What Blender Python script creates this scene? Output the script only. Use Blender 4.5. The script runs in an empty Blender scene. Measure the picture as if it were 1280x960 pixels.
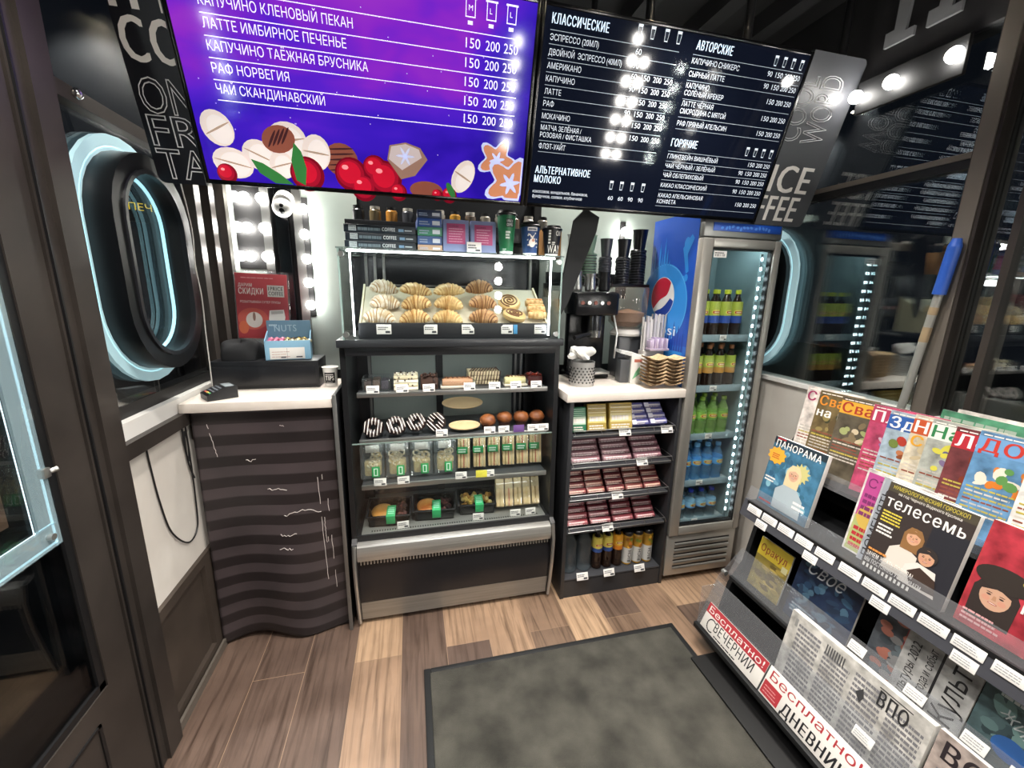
import bpy, bmesh, math, random
from math import sin, cos, pi, radians as R
import numpy as np
from mathutils import Matrix, Vector
from mathutils.geometry import delaunay_2d_cdt
random.seed(7)
S = bpy.context.scene
COL = S.collection

# ------------------------------------------------------------------ camera
cam_d = bpy.data.cameras.new('camera'); cam = bpy.data.objects.new('camera', cam_d); COL.objects.link(cam)
cam_d.sensor_width = 36.0; cam_d.sensor_fit = 'HORIZONTAL'; cam_d.lens = 36.0*515/1280
cam_d.clip_start = 0.02
_yaw, _tilt, _roll = R(13.794), R(12.711), R(1.238)
_f = Vector((sin(_yaw)*cos(_tilt), cos(_yaw)*cos(_tilt), -sin(_tilt)))
_r0 = Vector((cos(_yaw), -sin(_yaw), 0)); _u0 = _r0.cross(_f)
_r = cos(_roll)*_r0 + sin(_roll)*_u0; _u = -sin(_roll)*_r0 + cos(_roll)*_u0
cam.matrix_world = Matrix(((_r.x, _u.x, -_f.x, 0), (_r.y, _u.y, -_f.y, 0), (_r.z, _u.z, -_f.z, 1.55), (0, 0, 0, 1)))
S.camera = cam

# ------------------------------------------------------------------ world, exposure
W = bpy.data.worlds.new('night'); S.world = W; W.use_nodes = True
W.node_tree.nodes['Background'].inputs[0].default_value = (.010, .012, .018, 1)
W.node_tree.nodes['Background'].inputs[1].default_value = .5
S.view_settings.view_transform = 'Standard'; S.view_settings.look = 'None'
S.view_settings.exposure = 0.0; S.view_settings.gamma = 1.0; S.view_settings.use_curve_mapping = False
S.cycles.max_bounces = 10; S.cycles.transparent_max_bounces = 24; S.cycles.glossy_bounces = 5; S.cycles.diffuse_bounces = 4
S.cycles.sample_clamp_indirect = 6.0

# lamp strengths (tuned here)
SPOT_W = 120.0; SPOT_COL = (1, .95, .88)
BULB_E = 50.0; LED_E = 26.0; NEON_E = 1.4; WORK_W = 110.0

# ------------------------------------------------------------------ materials
def hx(s):
    s = s.lstrip('#'); c = [int(s[i:i+2], 16)/255 for i in (0, 2, 4)]
    return tuple(x/12.92 if x <= .04045 else ((x+.055)/1.055)**2.4 for x in c)
_mats = {}
def M(col, rough=.5, metal=0.0, emit=0.0, spec=.5, coat=0.0):
    """plain procedural material, cached"""
    key = (col, rough, metal, emit, spec, coat)
    if key in _mats: return _mats[key]
    c = hx(col) if isinstance(col, str) else col
    m = bpy.data.materials.new('paint'); m.use_nodes = True
    b = m.node_tree.nodes['Principled BSDF']
    b.inputs['Base Color'].default_value = (*c, 1); b.inputs['Roughness'].default_value = rough
    b.inputs['Metallic'].default_value = metal; b.inputs['Specular IOR Level'].default_value = spec
    b.inputs['Coat Weight'].default_value = coat
    if emit:
        b.inputs['Emission Color'].default_value = (*c, 1); b.inputs['Emission Strength'].default_value = emit
    _mats[key] = m; return m
def nodes_of(name):
    m = bpy.data.materials.new(name); m.use_nodes = True
    nt = m.node_tree; return m, nt, nt.nodes['Principled BSDF']
def ramp(nt, stops):
    r = nt.nodes.new('ShaderNodeValToRGB'); e = r.color_ramp.elements
    while len(e) < len(stops): e.new(.5)
    for el, (p, c) in zip(e, stops):
        el.position = p; el.color = (*(hx(c) if isinstance(c, str) else c), 1)
    return r
def noisy(name, c1, c2, scale=8.0, rough=.6, metal=0.0, stretch=(1, 1, 1), detail=4.0, bump=0.0, spec=.5, lo=.35, hi=.65):
    """two-tone noise material in object coordinates"""
    m, nt, b = nodes_of(name)
    tc = nt.nodes.new('ShaderNodeTexCoord'); mp = nt.nodes.new('ShaderNodeMapping'); n = nt.nodes.new('ShaderNodeTexNoise')
    mp.inputs['Scale'].default_value = stretch; n.inputs['Scale'].default_value = scale; n.inputs['Detail'].default_value = detail
    nt.links.new(tc.outputs['Object'], mp.inputs['Vector']); nt.links.new(mp.outputs[0], n.inputs['Vector'])
    r = ramp(nt, [(lo, c1), (hi, c2)]); nt.links.new(n.outputs['Fac'], r.inputs[0]); nt.links.new(r.outputs[0], b.inputs['Base Color'])
    b.inputs['Roughness'].default_value = rough; b.inputs['Metallic'].default_value = metal; b.inputs['Specular IOR Level'].default_value = spec
    if bump:
        bp = nt.nodes.new('ShaderNodeBump'); bp.inputs['Strength'].default_value = bump; bp.inputs['Distance'].default_value = .003
        nt.links.new(n.outputs['Fac'], bp.inputs['Height']); nt.links.new(bp.outputs[0], b.inputs['Normal'])
    return m
def glass_mat(name, tint=(1, 1, 1), rough=0.0, haze=0.0, hazecol=(.6, .65, .65), ior=1.45, boost=0.0):
    """clear sheet: see-through plus a mirror layer by Fresnel, optional light haze"""
    m = bpy.data.materials.new(name); m.use_nodes = True; nt = m.node_tree; nt.nodes.clear()
    o = nt.nodes.new('ShaderNodeOutputMaterial'); t = nt.nodes.new('ShaderNodeBsdfTransparent'); t.inputs[0].default_value = (*tint, 1)
    g = nt.nodes.new('ShaderNodeBsdfGlossy'); g.inputs['Roughness'].default_value = rough
    f = nt.nodes.new('ShaderNodeFresnel')
    ge = nt.nodes.new('ShaderNodeNewGeometry'); mr = nt.nodes.new('ShaderNodeMapRange'); mr.inputs['To Min'].default_value = ior; mr.inputs['To Max'].default_value = 1/ior   # same mirror strength from both sides
    nt.links.new(ge.outputs['Backfacing'], mr.inputs[0]); nt.links.new(mr.outputs[0], f.inputs[0])
    fac = f.outputs[0]
    if boost:
        a = nt.nodes.new('ShaderNodeMath'); a.operation = 'ADD'; a.use_clamp = True; a.inputs[1].default_value = boost
        nt.links.new(fac, a.inputs[0]); fac = a.outputs[0]
    base = t.outputs[0]
    if haze:
        d = nt.nodes.new('ShaderNodeBsdfDiffuse'); d.inputs[0].default_value = (*hazecol, 1)
        mx = nt.nodes.new('ShaderNodeMixShader'); mx.inputs[0].default_value = haze
        nt.links.new(t.outputs[0], mx.inputs[1]); nt.links.new(d.outputs[0], mx.inputs[2]); base = mx.outputs[0]
    k = nt.nodes.new('ShaderNodeMixShader'); nt.links.new(fac, k.inputs[0]); nt.links.new(base, k.inputs[1]); nt.links.new(g.outputs[0], k.inputs[2])
    nt.links.new(k.outputs[0], o.inputs[0]); return m
BLACK = M('#0d0d0f', .45); BLACKG = M('#08090b', .18); BLACKM = M('#141416', .8); DARK = M('#232326', .5); CHAR = M('#33343a', .5)
WHITE = M('#e9e7e3', .45); PAPER = M('#dedbd5', .8); STEEL = M('#b9b9b6', .32, .9); STEELD = M('#8d8d8b', .4, .8); CHROME = M('#dcdcdc', .12, 1.0)
TAG = M('#e2e0dc', .6); TAGT = M('#55565c', .7)
GLASS = glass_mat('window_glass', (.93, .96, .96), boost=.07)
SHEET = glass_mat('display_glass', (.97, .985, .98))
ACRYL = glass_mat('acrylic', (.95, .96, .97), .12, .10, (.5, .5, .52))
PLASTIC = glass_mat('clear_plastic', (.96, .97, .97), .05, .05)
BULB = M((1, .97, .92), .5, 0, BULB_E)
LED = M((.93, .98, 1), .5, 0, LED_E)
NEON = M(hx('#93c6d2'), .5, 0, NEON_E)

# ------------------------------------------------------------------ mesh builder
_txt = {}
def glyphs(s, bold=0.0, outline=0.0):
    k = (s, bold, outline)
    if k not in _txt:
        c = bpy.data.curves.new('t', 'FONT'); c.body = s; c.size = 1; c.resolution_u = 3; c.space_character = 1.13 if bold else 1.0; c.fill_mode = 'NONE'
        if outline: c.bevel_depth = outline; c.bevel_resolution = 0
        o = bpy.data.objects.new('t', c); m = bpy.data.meshes.new_from_object(o)
        vs = [tuple(v.co) for v in m.vertices]; fs = [tuple(p.vertices) for p in m.polygons]
        if not outline and vs:      # fill by winding number: the letters' outlines overlap
            ed = [tuple(e.vertices) for e in m.edges]
            ed = [(min(e), max(e)) if abs(e[0]-e[1]) == 1 else (max(e), min(e)) for e in ed]
            r = delaunay_2d_cdt([Vector(v[:2]) for v in vs], ed, [], 0, 1e-6)
            P = np.array([v[:2] for v in vs]); A, B = P[[e[0] for e in ed]], P[[e[1] for e in ed]]
            V = np.array([tuple(v) for v in r[0]]); T = [tuple(f) for f in r[2]]
            C_ = np.array([V[list(f)].mean(0) for f in T]); w = np.zeros(len(T))
            for (ax, ay), (bx, by) in zip(A, B):
                if ay == by: continue
                up = by > ay; lo, hi = (ay, by) if up else (by, ay)
                hit = (C_[:, 1] >= lo) & (C_[:, 1] < hi) & (ax+(C_[:, 1]-ay)*(bx-ax)/(by-ay) > C_[:, 0]); w[hit] += 1 if up else -1
            vs = [(p[0], p[1], 0.0) for p in V]; fs = []
            for f, q in zip(T, w):
                if q != 0:
                    (x0, y0), (x1, y1), (x2, y2) = V[f[0]], V[f[1]], V[f[2]]
                    fs.append(f if (x1-x0)*(y2-y0)-(x2-x0)*(y1-y0) > 0 else f[::-1])
        bpy.data.objects.remove(o); bpy.data.curves.remove(c); bpy.data.meshes.remove(m)
        xs = [v[0] for v in vs] or [0, 1]
        _txt[k] = (vs, fs, min(xs), max(xs))
    return _txt[k]
def ring_pts(n, rx, ry, a0=0.0):
    return [(rx*cos(a0+2*pi*i/n), ry*sin(a0+2*pi*i/n)) for i in range(n)]
class MB:
    def __init__(s): s.v = []; s.f = []; s.k = []; s.mats = []; s.mx = None
    def mi(s, m):
        if m not in s.mats: s.mats.append(m)
        return s.mats.index(m)
    def add(s, vs, fs, m, mx=None):
        o = len(s.v); mx = mx if mx is not None else s.mx
        s.v += [tuple(mx @ Vector(v)) for v in vs] if mx is not None else [tuple(v) for v in vs]
        k = s.mi(m)
        for f in fs: s.f.append(tuple(o+i for i in f)); s.k.append(k)
        return s
    def box(s, x0, x1, y0, y1, z0, z1, m, mx=None):
        v = [(x, y, z) for x in (x0, x1) for y in (y0, y1) for z in (z0, z1)]
        return s.add(v, [(0, 1, 3, 2), (4, 6, 7, 5), (0, 4, 5, 1), (2, 3, 7, 6), (0, 2, 6, 4), (1, 5, 7, 3)], m, mx)
    def rbox(s, x0, x1, y0, y1, z0, z1, m, b=.003, mx=None):
        """box with chamfered edges"""
        bm = bmesh.new(); bmesh.ops.create_cube(bm, size=1)
        for v in bm.verts: v.co = (x0+(v.co.x+.5)*(x1-x0), y0+(v.co.y+.5)*(y1-y0), z0+(v.co.z+.5)*(z1-z0))
        bmesh.ops.bevel(bm, geom=bm.edges[:], offset=min(b, .45*min(x1-x0, y1-y0, z1-z0)), segments=2, affect='EDGES', profile=.5)
        bm.verts.index_update()
        s.add([tuple(v.co) for v in bm.verts], [tuple(v.index for v in f.verts) for f in bm.faces], m, mx); bm.free(); return s
    def prism(s, pts, a, b, m, axis='y', mx=None):
        """polygon extruded along an axis; pts are the other two coordinates (axis y: x,z / x: y,z / z: x,y)"""
        n = len(pts)
        def P(p, t): return (p[0], t, p[1]) if axis == 'y' else (t, p[0], p[1]) if axis == 'x' else (p[0], p[1], t)
        v = [P(p, a) for p in pts]+[P(p, b) for p in pts]
        fs = [tuple(range(n)), tuple(range(2*n-1, n-1, -1))]+[(i, i+n, (i+1) % n+n, (i+1) % n) for i in range(n)]
        return s.add(v, fs, m, mx)
    def lathe(s, prof, m, c=(0, 0, 0), n=20, mx=None, mats=None, sx=1.0, sy=1.0):
        k = len(prof)
        for j in range(k-1):
            (r0, z0), (r1, z1) = prof[j], prof[j+1]
            v = [(c[0]+sx*r0*cos(2*pi*i/n), c[1]+sy*r0*sin(2*pi*i/n), c[2]+z0) for i in range(n)]
            v += [(c[0]+sx*r1*cos(2*pi*i/n), c[1]+sy*r1*sin(2*pi*i/n), c[2]+z1) for i in range(n)]
            s.add(v, [(i, (i+1) % n, (i+1) % n+n, i+n) for i in range(n)], mats[j] if mats else m, mx)
        for (r, z), flip, mm in ((prof[0], 1, mats[0] if mats else m), (prof[-1], 0, mats[-1] if mats else m)):
            if r > 1e-5:
                v = [(c[0]+sx*r*cos(2*pi*i/n), c[1]+sy*r*sin(2*pi*i/n), c[2]+z) for i in range(n)]
                s.add(v, [tuple(reversed(range(n))) if flip else tuple(range(n))], mm, mx)
        return s
    def tube(s, pts, r, m, n=8, mx=None, cap=True, flat=1.0):
        pts = [Vector(p) for p in pts]; rs = r if isinstance(r, (list, tuple)) else [r]*len(pts)
        v = []; up = Vector((0, 0, 1)); prev = None
        for i, p in enumerate(pts):
            t = (pts[min(i+1, len(pts)-1)]-pts[max(i-1, 0)]).normalized()
            if prev is None:
                a = t.cross(up)
                if a.length < .05: a = t.cross(Vector((1, 0, 0)))
            else: a = prev-t*prev.dot(t)
            a.normalize(); prev = a; b = t.cross(a)
            for q in range(n):
                w = 2*pi*q/n; v.append(tuple(p+a*(rs[i]*cos(w))+b*(rs[i]*flat*sin(w))))
        fs = [(i*n+q, i*n+(q+1) % n, (i+1)*n+(q+1) % n, (i+1)*n+q) for i in range(len(pts)-1) for q in range(n)]
        if cap: fs += [tuple(reversed(range(n))), tuple((len(pts)-1)*n+q for q in range(n))]
        return s.add(v, fs, m, mx)
    def cyl(s, p0, p1, r, m, n=16, r1=None, mx=None): return s.tube([p0, p1], [r, r if r1 is None else r1], m, n, mx)
    def ball(s, c, r, m, n=12, mx=None, rx=None, ry=None, rz=None, zmin=None, noise=0.0):
        rx = rx or r; ry = ry or r; rz = rz or r; h = max(5, n*2//3); v = []
        for j in range(h+1):
            a = -pi/2+pi*j/h
            for i in range(n):
                b = 2*pi*i/n; q = 1+noise*(random.random()-.5)
                z = rz*sin(a)*q
                if zmin is not None: z = max(z, zmin)
                v.append((c[0]+rx*cos(a)*cos(b)*q, c[1]+ry*cos(a)*sin(b)*q, c[2]+z))
        return s.add(v, [(j*n+i, j*n+(i+1) % n, (j+1)*n+(i+1) % n, (j+1)*n+i) for j in range(h) for i in range(n)], m, mx)
    # --- printing on a local x-z face that looks to -y
    def rect(s, x0, x1, z0, z1, m, y=0.0, mx=None): return s.add([(x0, y, z0), (x1, y, z0), (x1, y, z1), (x0, y, z1)], [(0, 1, 2, 3)], m, mx)
    def poly(s, pts, m, y=0.0, mx=None): return s.add([(p[0], y, p[1]) for p in pts], [tuple(range(len(pts)))], m, mx)
    def ell(s, cx, cz, rx, rz, m, y=0.0, n=24, rot=0.0, mx=None):
        p = ring_pts(n, rx, rz); c, d = cos(rot), sin(rot)
        return s.poly([(cx+c*a-d*b, cz+d*a+c*b) for a, b in p], m, y, mx)
    def ringf(s, cx, cz, r0, r1, m, y=0.0, n=28, k=1.0, a0=0, a1=2*pi):
        v = []; 
        for i in range(n+1):
            a = a0+(a1-a0)*i/n; v += [(cx+r0*cos(a), y, cz+k*r0*sin(a)), (cx+r1*cos(a), y, cz+k*r1*sin(a))]
        return s.add(v, [(2*i, 2*i+1, 2*i+3, 2*i+2) for i in range(n)], m)
    def text(s, t, x, z, h, m, y=-.001, w=None, bold=.0, align='L', rot=0.0, outline=0.0, shear=0.0, wmax=None):
        """text with cap height h; w fits its width; rot turns it about its start"""
        vs, fs, a, b = glyphs(t, 1.0 if bold else 0.0, outline)
        k = h/.685; kx = k if w is None else w/max(b-a, 1e-6)
        if wmax and (b-a)*kx > wmax: kx = wmax/(b-a)
        wd = (b-a)*kx; off = 0 if align == 'L' else -wd if align == 'R' else -wd/2
        c, d = cos(rot), sin(rot); out = []
        for q in vs:
            u = (q[0]-a)*kx+off+shear*q[1]*k; g = q[1]*k
            out.append((x+c*u-d*g, y-q[2]*k, z+d*u+c*g))
        s.add(out, fs, m)
        if bold:        # heavier strokes: the same letters again, a hair to either side
            e = min(bold, .035)*.85*k*min(1, max(kx/k, .45))
            for i, sg in enumerate((-1, 1)): s.add([(p[0]+sg*e*c, p[1]-.00002*(i+1), p[2]+sg*e*d) for p in out], fs, m)
        return s
    def lines(s, x0, x1, z0, z1, n, m, y=-.001, frac=.5, jag=.25):
        """rows of small print drawn as bars of words"""
        st = (z1-z0)/n
        for i in range(n):
            x = x0; z = z1-(i+1)*st
            end = x1-(x1-x0)*jag*random.random()
            while x < end-.001:
                wl = min((x1-x0)*random.uniform(.06, .2), end-x); s.rect(x, x+wl*.86, z, z+st*frac, m, y); x += wl
        return s
    def mesh(s, name, angle=35):
        me = bpy.data.meshes.new(name); me.from_pydata(s.v, [], s.f); me.update()
        for m in s.mats: me.materials.append(m)
        me.polygons.foreach_set('material_index', s.k)
        if angle:
            me.shade_smooth()
            try: me.set_sharp_from_angle(angle=R(angle))
            except Exception: pass
        return me
    def obj(s, name, parent=None, loc=(0, 0, 0), rot=(0, 0, 0), angle=35, **props):
        o = bpy.data.objects.new(name, s.mesh(name, angle)); COL.objects.link(o)
        if parent is not None: o.parent = parent
        o.location = loc; o.rotation_euler = rot
        for k, v in props.items(): o[k] = v
        return o
def _cut(mb, planes, clear=False):
    """slice a flat print at several x positions (clear: drop what lies left of the first)"""
    bm = bmesh.new(); vs = [bm.verts.new(v) for v in mb.v]
    for f, k in zip(mb.f, mb.k):
        try: bm.faces.new([vs[i] for i in f]).material_index = k
        except ValueError: pass
    for x, nx in planes: bmesh.ops.bisect_plane(bm, geom=bm.verts[:]+bm.edges[:]+bm.faces[:], plane_co=(x, 0, 0), plane_no=(nx, 0, 0), clear_inner=clear)
    bm.verts.index_update(); mb.v = [tuple(v.co) for v in bm.verts]; mb.f = [tuple(v.index for v in f.verts) for f in bm.faces]; mb.k = [f.material_index for f in bm.faces]; bm.free(); return mb
def bend(mb, rad):
    """wrap a flat print round a vertical axis, rad(z) gives the radius"""
    xs = [v[0] for v in mb.v]; n = int((max(xs)-min(xs))/.004)+1
    _cut(mb, [(min(xs)+(max(xs)-min(xs))*i/n, 1) for i in range(1, n)]); out = []
    for x, y, z in mb.v: r = rad(z); out.append(((r-y)*sin(x/r), -(r-y)*cos(x/r), z))
    mb.v = out; return mb
def merge(a, b):
    k = len(a.v); a.v += b.v
    for f, m in zip(b.f, b.k): a.f.append(tuple(k+i for i in f)); a.k.append(a.mi(b.mats[m]))
    return a
def thing(name, label, category, loc=(0, 0, 0), rot=(0, 0, 0), group=None):
    o = bpy.data.objects.new(name, None); o.empty_display_size = .05; COL.objects.link(o)
    o.location = loc; o.rotation_euler = rot; o['label'] = label; o['category'] = category
    if group: o['group'] = group
    return o
def dup(o, loc=None, rot=None, label=None, parent=None):
    c = o.copy(); COL.objects.link(c)
    if parent is not None: c.parent = parent
    for ch in list(o.children): dup(ch, parent=c)
    if loc is not None: c.location = loc
    if rot is not None: c.rotation_euler = rot
    if label: c['label'] = label
    return c
def struct(mb, name, **k): return mb.obj(name, kind='structure', **k)
ORD = ['first', 'second', 'third', 'fourth', 'fifth', 'sixth', 'seventh', 'eighth']
LR4 = ['leftmost', 'second from the left', 'third from the left', 'fourth from the left', 'fifth from the left', 'sixth from the left', 'seventh from the left']
def place(LR, i, n): return LR[i] if i < n-1 or n < 2 else 'rightmost'
FACE_L = (0, 0, R(90)); FACE_R = (0, 0, R(-90))     # fronts that look to +x, to -x

# ================================================================== room shell
def floor_mat():
    m, nt, b = nodes_of('wood_planks'); N = nt.nodes; L = nt.links
    tc = N.new('ShaderNodeTexCoord'); sp = N.new('ShaderNodeSeparateXYZ'); cb = N.new('ShaderNodeCombineXYZ')
    L.new(tc.outputs['Object'], sp.inputs[0])
    L.new(sp.outputs['Y'], cb.inputs['X']); ad = N.new('ShaderNodeMath'); ad.operation = 'ADD'; ad.inputs[1].default_value = .665; L.new(sp.outputs['X'], ad.inputs[0]); L.new(ad.outputs[0], cb.inputs['Y'])
    br = N.new('ShaderNodeTexBrick'); br.offset = .37; br.offset_frequency = 2; br.squash = 1
    for k, v in (('Scale', 1), ('Mortar Size', .0012), ('Mortar Smooth', .2), ('Bias', -.1), ('Brick Width', .95), ('Row Height', .193)): br.inputs[k].default_value = v
    br.inputs['Color1'].default_value = (0, 0, 0, 1); br.inputs['Color2'].default_value = (1, 1, 1, 1); br.inputs['Mortar'].default_value = (.5, .5, .5, 1)
    L.new(cb.outputs[0], br.inputs['Vector'])
    rp = ramp(nt, [(0, '#635147'), (.25, '#7b6554'), (.5, '#957a64'), (.75, '#b19377'), (1, '#ccae8b')]); L.new(br.outputs['Color'], rp.inputs[0])
    mp = N.new('ShaderNodeMapping'); mp.inputs['Scale'].default_value = (34, 1.8, 1); L.new(tc.outputs['Object'], mp.inputs[0])
    n1 = N.new('ShaderNodeTexNoise'); n1.inputs['Scale'].default_value = 1.6; n1.inputs['Detail'].default_value = 7; n1.inputs['Distortion'].default_value = .6; L.new(mp.outputs[0], n1.inputs[0])
    n2 = N.new('ShaderNodeTexNoise'); n2.inputs['Scale'].default_value = 5; n2.inputs['Detail'].default_value = 3; L.new(tc.outputs['Object'], n2.inputs[0])
    g = ramp(nt, [(.3, (.30, .28, .27)), (.55, (1, 1, 1)), (.75, (1.0, .97, .93))]); L.new(n1.outputs['Fac'], g.inputs[0])
    mu = N.new('ShaderNodeMixRGB'); mu.blend_type = 'MULTIPLY'; mu.inputs[0].default_value = .75; L.new(rp.outputs[0], mu.inputs[1]); L.new(g.outputs[0], mu.inputs[2])
    g2 = ramp(nt, [(.35, (.62, .6, .6)), (.6, (1, 1, 1))]); L.new(n2.outputs['Fac'], g2.inputs[0])
    m2 = N.new('ShaderNodeMixRGB'); m2.blend_type = 'MULTIPLY'; m2.inputs[0].default_value = .55; L.new(mu.outputs[0], m2.inputs[1]); L.new(g2.outputs[0], m2.inputs[2])
    m3 = N.new('ShaderNodeMixRGB'); L.new(br.outputs['Fac'], m3.inputs[0]); L.new(m2.outputs[0], m3.inputs[1]); m3.inputs[2].default_value = (*hx('#8d7560'), 1)
    L.new(m3.outputs[0], b.inputs['Base Color']); b.inputs['Roughness'].default_value = .42
    rr = ramp(nt, [(.3, (.3, .3, .3)), (.7, (.55, .55, .55))]); L.new(n1.outputs['Fac'], rr.inputs[0]); L.new(rr.outputs[0], b.inputs['Roughness'])
    bp = N.new('ShaderNodeBump'); bp.inputs['Strength'].default_value = .12; bp.inputs['Distance'].default_value = .002; L.new(n1.outputs['Fac'], bp.inputs['Height']); L.new(bp.outputs[0], b.inputs['Normal'])
    return m
FLOORM = floor_mat()
struct(MB().box(-.98, 1.95, -.2, 2.6, -.06, 0, FLOORM).box(-1.7, 3.9, -1.2, -.2, -.06, 0, FLOORM), 'floor')
struct(MB().box(-14, 14, -10, 18, -.16, -.08, noisy('asphalt', '#131316', '#1c1c20', 6, .8)), 'ground')
ceil = struct(MB().box(-1.0, 2.0, -.2, 2.65, 2.78, 2.86, M('#1b1a1b', .7)).box(-1.7, 3.9, -1.2, -.2, 2.78, 2.86, M('#1b1a1b', .7)), 'ceiling')
mb = MB()
for x in (.95, 1.28, 1.55): mb.box(x, x+.07, -1.15, 2.45, 2.70, 2.78, M('#242325', .6))
mb.box(-.9, 1.84, .55, .63, 2.68, 2.78, M('#242325', .6))
mb.obj('ceiling_beam', parent=ceil)

BRONZE = noisy('bronze_frame', '#322d2a', '#423c38', 3, .38, .25, spec=.4)
BRONZEL = M('#6b645c', .4, .2)
BOARD = noisy('white_panel', '#c9c3bb', '#d5d0c8', 4, .55)
# ---- left wall: door bay, fixed post, low wall, window
mb = MB()
mb.box(-.905, -.838, 1.255, 1.372, 0, 2.78, BRONZE); mb.box(-.838, -.832, 1.262, 1.268, 0, 2.78, BLACK); mb.box(-.838, -.826, 1.30, 1.372, 0, 2.78, BRONZE)
struct(mb, 'trim_1')
PANELB = noisy('brown_low_panel', '#3a322c', '#463d36', 5, .5, .1)
mb = MB()
mb.box(-.93, -.868, 1.372, 2.45, 0, .475, PANELB); mb.box(-.868, -.850, 1.372, 2.45, .435, .475, PANELB); mb.box(-.868, -.850, 1.372, 2.45, 0, .06, PANELB); mb.box(-.868, -.850, 1.372, 1.41, .06, .435, PANELB); mb.box(-.868, -.850, 1.72, 1.78, .06, .435, PANELB)
mb.box(-.93, -.866, 1.372, 2.45, .475, 1.02, BOARD); mb.box(-.93, -.848, 1.372, 2.45, 1.02, 1.07, BRONZE); mb.box(-.98, -.872, 1.372, 2.45, 1.07, 1.125, WHITE)
mb.box(-.95, -.90, 1.372, 2.45, 1.125, 1.17, BLACK)
struct(mb, 'wall_left')
struct(MB().box(-.846, -.836, 1.372, 1.80, 0, .035, BRONZEL), 'baseboard_left')
win = struct(MB().box(-.90, -.892, 1.372, 2.45, 1.17, 2.78, GLASS), 'window_1')
mb = MB(); mb.box(-.905, -.865, 1.372, 2.45, 2.02, 2.06, BRONZE)
for y in (2.10, 2.24, 2.40): mb.box(-.905, -.86, y, y+.05, 1.17, 2.78, BRONZE)
mb.obj('window_frame', parent=win)
mb = MB(); mb.ball((-.858, 1.50, 2.045), .014, CHROME, 10); mb.obj('frame_knob', parent=win)
# ---- door on the left
dr = struct(MB().box(-.872, -.842, 1.152, 1.25, 0, 2.4, BRONZE).box(-.872, -.842, -.1, 1.152, 0, .47, BRONZE).box(-.872, -.842, -.1, .0, .47, 2.4, BRONZE).box(-.872, -.842, -.1, 1.25, 2.3, 2.4, BRONZE)
            .box(-.842, -.838, 1.09, 1.10, .02, .40, BLACK).box(-.842, -.838, .1, 1.10, .392, .40, BLACK), 'door_1')
MB().box(-.862, -.854, .0, 1.152, .47, 2.3, glass_mat('door_glass', (.75, .8, .82))).obj('door_glass', parent=dr)
MB().box(-.853, -.846, 1.13, 1.152, .47, 2.3, BLACK).box(-.853, -.846, .0, 1.152, .47, .49, BLACK).obj('door_gasket', parent=dr)
mb = MB(); mb.box(-.905, -.84, -1.2, -.1, 0, 2.78, BRONZE); mb.box(-.905, -.84, -.1, 1.255, 2.4, 2.78, BRONZE); struct(mb, 'trim_2')
# ---- back wall of bright glossy panels between dark posts
PANEL = noisy('grey_green_panel', '#a9b5ae', '#bcc6bf', 2, .16, 0, spec=.6)
mb = MB(); mb.box(-.93, 1.95, 2.45, 2.52, 0, 2.78, M('#1d1f22', .4))
for a, b2 in ((-.89, -.69), (-.545, -.26), (.74, 1.75)): mb.box(a, b2, 2.44, 2.45, 1.1, 2.1, PANEL)
for x in (-.69, -.545): mb.box(x-.02, x+.02, 2.42, 2.45, 1.1, 2.1, STEELD)
mb.box(-.645, -.59, 2.41, 2.45, 1.1, 2.1, BLACKG)
mb.box(-.24, .68, 2.43, 2.45, 1.1, 1.72, M('#30343b', .25)); mb.box(-.2, .64, 2.425, 2.43, 1.66, 1.685, M('#4a4e54', .4)); mb.box(.70, .74, 2.40, 2.45, 1.1, 2.1, BLACK)
struct(mb, 'wall_back')
# ---- right wall
mb = MB(); mb.box(1.845, 1.93, -.2, 2.45, 0, 1.12, BOARD); mb.box(1.83, 1.93, -.2, 2.45, 1.12, 1.14, WHITE); mb.box(1.835, 1.93, -.2, 2.45, 2.42, 2.78, M('#201f20', .5))
struct(mb, 'wall_right')
w2 = struct(MB().box(1.85, 1.858, 1.09, 2.45, 1.14, 2.42, GLASS).box(1.87, 1.878, 1.09, 2.45, 1.14, 2.42, GLASS), 'window_2')
MB().box(1.83, 1.88, 1.09, 2.45, 2.015, 2.035, BRONZEL).box(1.835, 1.88, 1.09, 2.45, 1.985, 2.015, BLACK).obj('window_frame', parent=w2)
struct(MB().box(1.85, 1.858, -.2, 1.03, 1.14, 2.42, GLASS).box(1.87, 1.878, -.2, 1.03, 1.14, 2.42, GLASS), 'window_3')
struct(MB().box(1.80, 1.90, 1.03, 1.09, 0, 2.78, BRONZE).box(1.795, 1.80, 1.04, 1.085, 0, 2.78, BRONZEL).box(1.83, 1.9, .94, .96, 1.14, 2.42, BRONZE), 'trim_3')
# letters of the sign outside seen on the band over the right window
lm = M('#77787a', .5)
sg = thing('sign_letters', 'grey sign letters on the dark band above the right hand window', 'sign', (1.834, 1.47, 2.50), FACE_R)
for i, (dx, fl) in enumerate(((0, 1), (.14, 1))):
    q = MB(); q.prism([(dx+a, b2) for a, b2 in ((0, .0), (.10, .0), (.10, .03), (.07, .03), (.075, .16), (.03, .16), (.03, .05), (.0, .05))], -.012, .0, lm); q.obj('letter', parent=sg)
q = MB(); q.box(.30, .44, -.012, 0, .02, .16, M('#3c3d3f', .5)); q.poly([(.33, .10), (.38, .13), (.36, .08), (.40, .06), (.34, .05)], M('#c8c63a', .5), -.013); q.obj('yellow_emblem', parent=sg)

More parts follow.
